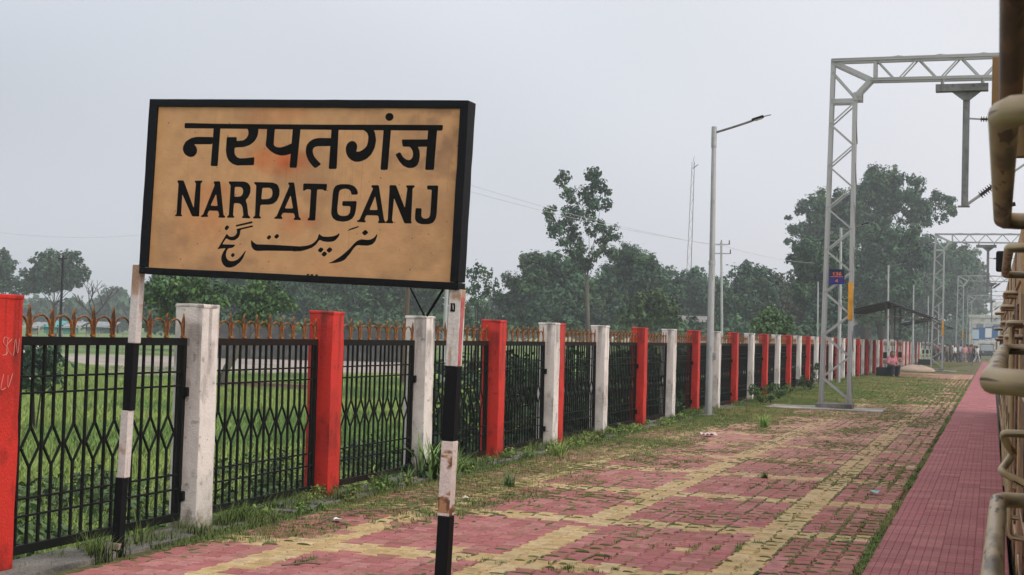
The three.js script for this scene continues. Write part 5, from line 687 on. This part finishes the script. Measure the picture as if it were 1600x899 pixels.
scatter('verge_grass', 'rough low turf covering the pavers along the fence', scene, mid, 42000, () => {
  const z = -(7.5 + Math.pow(R(), 1.5) * 60), x = -5.95 + Math.pow(R(), 1.5) * 2.6, n = fbm(x * 1.1 + 3, z * 0.6, 4, 0, 101), edge = smoothstep(-x, 3.3, 5.6); return n * 0.75 + edge * 0.42 + smoothstep(-z, 14, 30) * 0.12 - (z > -11.5 ? 0.16 : 0) > 0.56 + R() * 0.14 ? V(x, -0.015, z) : null;
}, olive, (p) => 0.22 + R() * 0.42 + smoothstep(-p.z, 15, 50) * 0.3);
scatter('far_turf', 'yellowish turf over the far half of the platform', scene, wide, 16000, () => { const z = -(30 + Math.pow(R(), 1.4) * 110), x = -5.9 + R() * 4.4, n = fbm(x * 0.9, z * 0.25, 4, 0, 111); return n + smoothstep(-x, 1.5, 5.5) * 0.3 > 0.58 + R() * 0.1 ? V(x, -0.03, z) : null; }, (p) => { const c = olive(p); return [c[0] * 1.25, c[1] * 1.1, c[2] * 1.2]; }, () => 0.16 + R() * 0.22);
scatter('fence_weeds', 'taller grass clumps against the fence footing', scene, tall, 900, () => { const z = -(8 + R() * 55), n = fbm(z * 0.35, 9, 3, 0, 121); return n > 0.42 ? V(-5.82 + (R() - 0.7) * 0.3, -0.04, z) : null; }, green, () => 0.18 + R() * 0.42);
{          // overgrown strip behind the middle and far fence
  const r = rng(711), bl = []; for (let i = 0; i < 520; i++) { const z = -(20.5 + Math.pow(r(), 1.3) * 110), n = fbm(z * 0.2, 7, 3, 0, 211); bl.push([V(-6.9 - r() * 1.6, lerp(FY, 0.95 + n * 0.4, Math.pow(r(), 0.8)), z), 0.3 + r() * 0.3]); }
  solo('hedge_undergrowth', leaves(bl, 0.16, 0.34, GREEN.dark.map((c) => c.map((k) => k * 0.75)).map((c) => c), 39), M.leaf, 'dark overgrown brush right behind the middle and far fence panels', 'undergrowth', null, 'stuff');
}
{          // single plants that stand out
  const tuftAt = (px, py, s, label, col, name = 'grass_clump') => { const p = onY(px, py, -0.02), t = thing(name, label, 'grass clump', p, R() * 6, 'grass clumps along the fence'); const m = mat(...col.map((c) => c * 1.7), { side: THREE.DoubleSide, roughness: 0.85 }); const b = part('blades', tuftG(64, 0.42 * s, 0.2 * s, Math.round(px)), m, t); b.userData.kind = 'stuff'; return t; };
  tuftAt(676, 752, 1.45, 'large tuft of long grass at the foot of the second white pillar', [0.12, 0.20, 0.05]); tuftAt(700, 752, 1.0, 'tuft of long grass just behind the right sign post', [0.10, 0.18, 0.04]);
  tuftAt(872, 716, 0.75, 'light green grass clump before the third white pillar', [0.16, 0.23, 0.05]); tuftAt(1193, 670, 0.85, 'bright grass clump alone on the pavers left of the lattice mast', [0.13, 0.22, 0.04]); tuftAt(795, 764, 0.5, 'dark green creeping clump on the turf', [0.05, 0.11, 0.03]); tuftAt(1195, 750, 0.32, 'small green clump among the pavers', [0.07, 0.12, 0.03]); tuftAt(600, 765, 0.55, 'leafy clump left of the long grass tuft', [0.09, 0.16, 0.04]); tuftAt(632, 760, 0.6, 'second leafy clump left of the long grass tuft', [0.11, 0.19, 0.05]);
  const weed = (px, py, w, h, D, label, col, seed) => { const b = onY(px, py, -0.02), k = b.distanceTo(EYE) / FPX, t = thing('weed_plant', label, 'weed', b, 0, 'broad-leaved weeds by the fence'), bl = [], r = rng(seed); for (let i = 0; i < 9; i++) bl.push([V((r() - 0.5) * w * k, (0.25 + r() * 0.65) * h * k, (r() - 0.5) * w * k * 0.6), (0.16 + r() * 0.1) * Math.min(w, h) * k]); part('stem', merge(bl.map(([p]) => rod(V(0, 0, 0), p, 0.006, 0.003, 5))), M.bark, t); part('leaves', leaves(bl, 0.07, 0.8, GREEN[col], seed, 0.8), M.leaf, t).userData.kind = 'stuff'; };
  weed(1050, 655, 40, 36, 0, 'pale-leaved weed in front of the fence near the lamp post', 'mid', 3); weed(1190, 632, 60, 34, 0, 'bright bushy weed against the fence right of the lamp post', 'bright', 4); weed(1265, 612, 34, 44, 0, 'leafy weed against the fence left of the lattice mast', 'mid', 6); weed(1225, 622, 40, 22, 0, 'low bright weed beside the bushy one', 'bright', 7); weed(845, 690, 30, 50, 0, 'thin grey-green weed on the fence beside the third white pillar', 'olive', 8); weed(650, 752, 60, 26, 0, 'low creeping weed between long grass and red pillar', 'mid', 9);
}
{          // creeping weeds along the footing
  const r = rng(611), bl = []; for (let i = 0; i < 280; i++) { const z = -(10.8 + Math.pow(r(), 1.1) * 46); if (fbm(z * 0.5, 21, 3, 0, 181) < 0.4) continue; bl.push([V(-5.80 + (r() - 0.6) * 0.4, 0.0 + r() * 0.06, z), 0.05 + r() * 0.09]); }
  solo('fence_creepers', leaves(bl, 0.035, 0.5, [[0.15, 0.22, 0.05], [0.12, 0.2, 0.045], [0.17, 0.21, 0.06]], 29, 0.6), M.leaf, 'low green creeping weeds along the fence footing', 'weeds', null, 'stuff');
}
// low moss cushions in the joints, across and along
{
  const g = new THREE.IcosahedronGeometry(1, 1); g.scale(1, 0.3, 0.24);
  const ms = [], cs = [], q = new THREE.Quaternion(); let tries = 0;
  while (ms.length < 24000 && tries++ < 900000) {
    const z = -(8 + Math.pow(R(), 1.25) * 48), i = Math.floor(R() * 31), across = R() < 0.62; let x, zz = z;
    if (across) { x = PX0 + (i + 0.5) * PITCH + (R() - 0.5) * 0.1; zz = -(Math.round(-z / ROW - (i & 1 ? 0.5 : 0)) + (i & 1 ? 0.5 : 0) + 0.5) * ROW; } else x = PX0 + i * PITCH + (R() - 0.5) * 0.02;
    if (x > -0.86) continue; const m = mossAt(x, zz), n = fbm(x * 1.7 + 8, zz * 1.1, 3, 0, 141), run = fbm(Math.round(zz / ROW) * 1.7, x * 0.8, 2, 0, 151), along = across ? 0 : smoothstep(fbm(i * 5.1, zz * 0.35, 2, 0, 161), 0.5, 0.7) * smoothstep(-zz, 10, 14) * 0.5;
    const lines = !across && x > -2.1 && i % 2 === 0 ? 0.6 * smoothstep(-zz, 9, 12) * smoothstep(fbm(zz * 0.5, i * 3.7, 2, 0, 191), 0.3, 0.55) : 0;
    if (R() > m * 0.9 + along + lines + smoothstep(n, 0.5, 0.68) * 0.35 * smoothstep(-zz, 9.5, 14) + smoothstep(run, 0.62, 0.75) * 0.3 * smoothstep(-zz, 9, 12)) continue;
    const L = 0.02 + R() * (across ? 0.05 : 0.07); ms.push(new THREE.Matrix4().compose(V(x, -0.002, zz + (R() - 0.5) * 0.012), q.setFromEuler(new THREE.Euler(0, (across ? 0 : Math.PI / 2) + (R() - 0.5) * 0.5, 0)), V(L, 0.022 + R() * 0.025, L * 0.35 + 0.03))); const k = 0.7 + R() * 0.6, d = R(); cs.push(new THREE.Color().setRGB(lerp(0.085, 0.13, d) * k, lerp(0.11, 0.125, d) * k, 0.036 * k));
  }
  stuff('joint_moss', g, mat(1, 1, 1, { roughness: 1 }), scene, ms, cs, 'dark moss cushions in the joints between the pavers');
}
// meadow
scatter('meadow_grass', 'long green grass of the meadow behind the fence', scene, tuftG(16, 0.36, 0.6, 35, 0.022), 60000, () => { const z = -(4 + Math.pow(R(), 1.7) * 60), x = -6.5 - Math.pow(R(), 1.2) * (6 - z * 0.75), p = V(x, FY - 0.02, z); return inView(p) ? p : null; }, (p) => { const n = fbm(p.x * 0.25, p.z * 0.25, 4, 0, 131), k = 0.7 + R() * 0.6, d = smoothstep(n, 0.4, 0.62); const far = 1 + 0.35 * smoothstep(-p.z, 9, 26); return [lerp(0.12, 0.26, d) * k * far, lerp(0.225, 0.36, d) * k * far, lerp(0.042, 0.075, d) * k * far]; }, (p) => (0.6 + R() * 0.6) * lerp(1, 0.42, smoothstep(-p.z, 16, 60)));
{          // dense low weeds under the fence on the meadow side
  const r = rng(321), bl = []; for (let i = 0; i < 260; i++) { const z = -(5.2 + Math.pow(r(), 1.2) * 19), k = Math.pow(r(), 1.3), x = -6.6 - k * 4.2; bl.push([V(x, FY + 0.1 + r() * 0.42 * (1 - k * 0.6), z), 0.15 + r() * 0.24]); }
  solo('meadow_weeds', leaves(bl, 0.085, 0.34, GREEN.mid, 9, 0.9), M.leaf, 'dense leafy weeds just behind the fence', 'weeds', null, 'stuff');
  const b = []; for (let i = 0; i < 16; i++) b.push([at(58 + (r() - 0.5) * 34, 575 + (r() - 0.5) * 50, 27 + r() * 2), 0.2 + r() * 0.25]); const c = at(58, 575, 28); c.y = FY; const t = thing('shrub', 'dark shrub with pale flowers behind the first fence panel', 'shrub', c); part('stem', merge(b.slice(0, 6).map(([p]) => rod(V(0, 0, 0), p.clone().sub(c), 0.02, 0.008, 5))), M.bark, t); part('foliage', leaves(b.map(([p, q]) => [p.clone().sub(c), q]), 0.12, 0.9, GREEN.dark, 19), M.leaf, t).userData.kind = 'stuff'; const fl = []; for (let i = 0; i < 9; i++) fl.push(new THREE.IcosahedronGeometry(0.045, 0).translate(b[i][0].x - c.x + (r() - 0.5) * 0.3, b[i][0].y - c.y + 0.2 * r(), b[i][0].z - c.z + 0.25)); part('flowers', merge(fl), mat(0.7, 0.7, 0.68), t);
}
// ---------------------------------------------------------------- litter and twigs
function scrap(px, py, w, h, label, col, seed, cat = 'litter') {
  const p = onY(px, py, 0.012), g = new THREE.PlaneGeometry(w, h, 7, 6); g.rotateX(-Math.PI / 2); const P = g.attributes.position; for (let i = 0; i < P.count; i++) P.setY(i, 0.012 + Math.abs(fbm(P.getX(i) * 22 + seed, P.getZ(i) * 22, 3) - 0.4) * w * 0.55); g.computeVertexNormals(); const a = mergeGeometries([g.toNonIndexed(), g.clone().translate(0, -0.0015, 0).toNonIndexed()]); const m = solo('litter', a, mat(...col, { side: THREE.DoubleSide, roughness: 0.5 }), label, cat, 'scraps of litter on the platform'); m.position.copy(p); m.rotation.y = seed; return m;
}
scrap(1367, 772, 0.10, 0.12, 'crumpled turquoise plastic scrap on the pavers near the tile strip', [0.16, 0.45, 0.42], 1.1); scrap(1108, 682, 0.24, 0.2, 'pale pinkish crumpled plastic before the lamp post', [0.62, 0.48, 0.48], 2.3); scrap(528, 815, 0.07, 0.09, 'small white paper scrap on the red pavers at lower left', [0.75, 0.74, 0.72], 3.7); scrap(690, 790, 0.05, 0.06, 'tiny tan scrap by the long grass', [0.45, 0.28, 0.18], 4.9); scrap(728, 781, 0.16, 0.05, 'flat pale scrap on the turf right of the sign post', [0.55, 0.52, 0.4], 5.2);
{ const st = (pts, label) => solo('dry_twig', tube(pts.map(([x, y]) => onY(x, y, 0.02)), 0.006, 5, 16), mat(0.16, 0.10, 0.07), label, 'twig', 'dry twigs on the pavers'); st([[498, 818], [520, 808], [552, 803], [560, 800]], 'dark dry twig beside the white paper scrap'); st([[548, 800], [600, 797], [668, 790]], 'long dry twig right of the white paper scrap'); st([[440, 884], [480, 880], [500, 882]], 'thin dry twig at the lower left'); }
renderer.render(scene, camera);
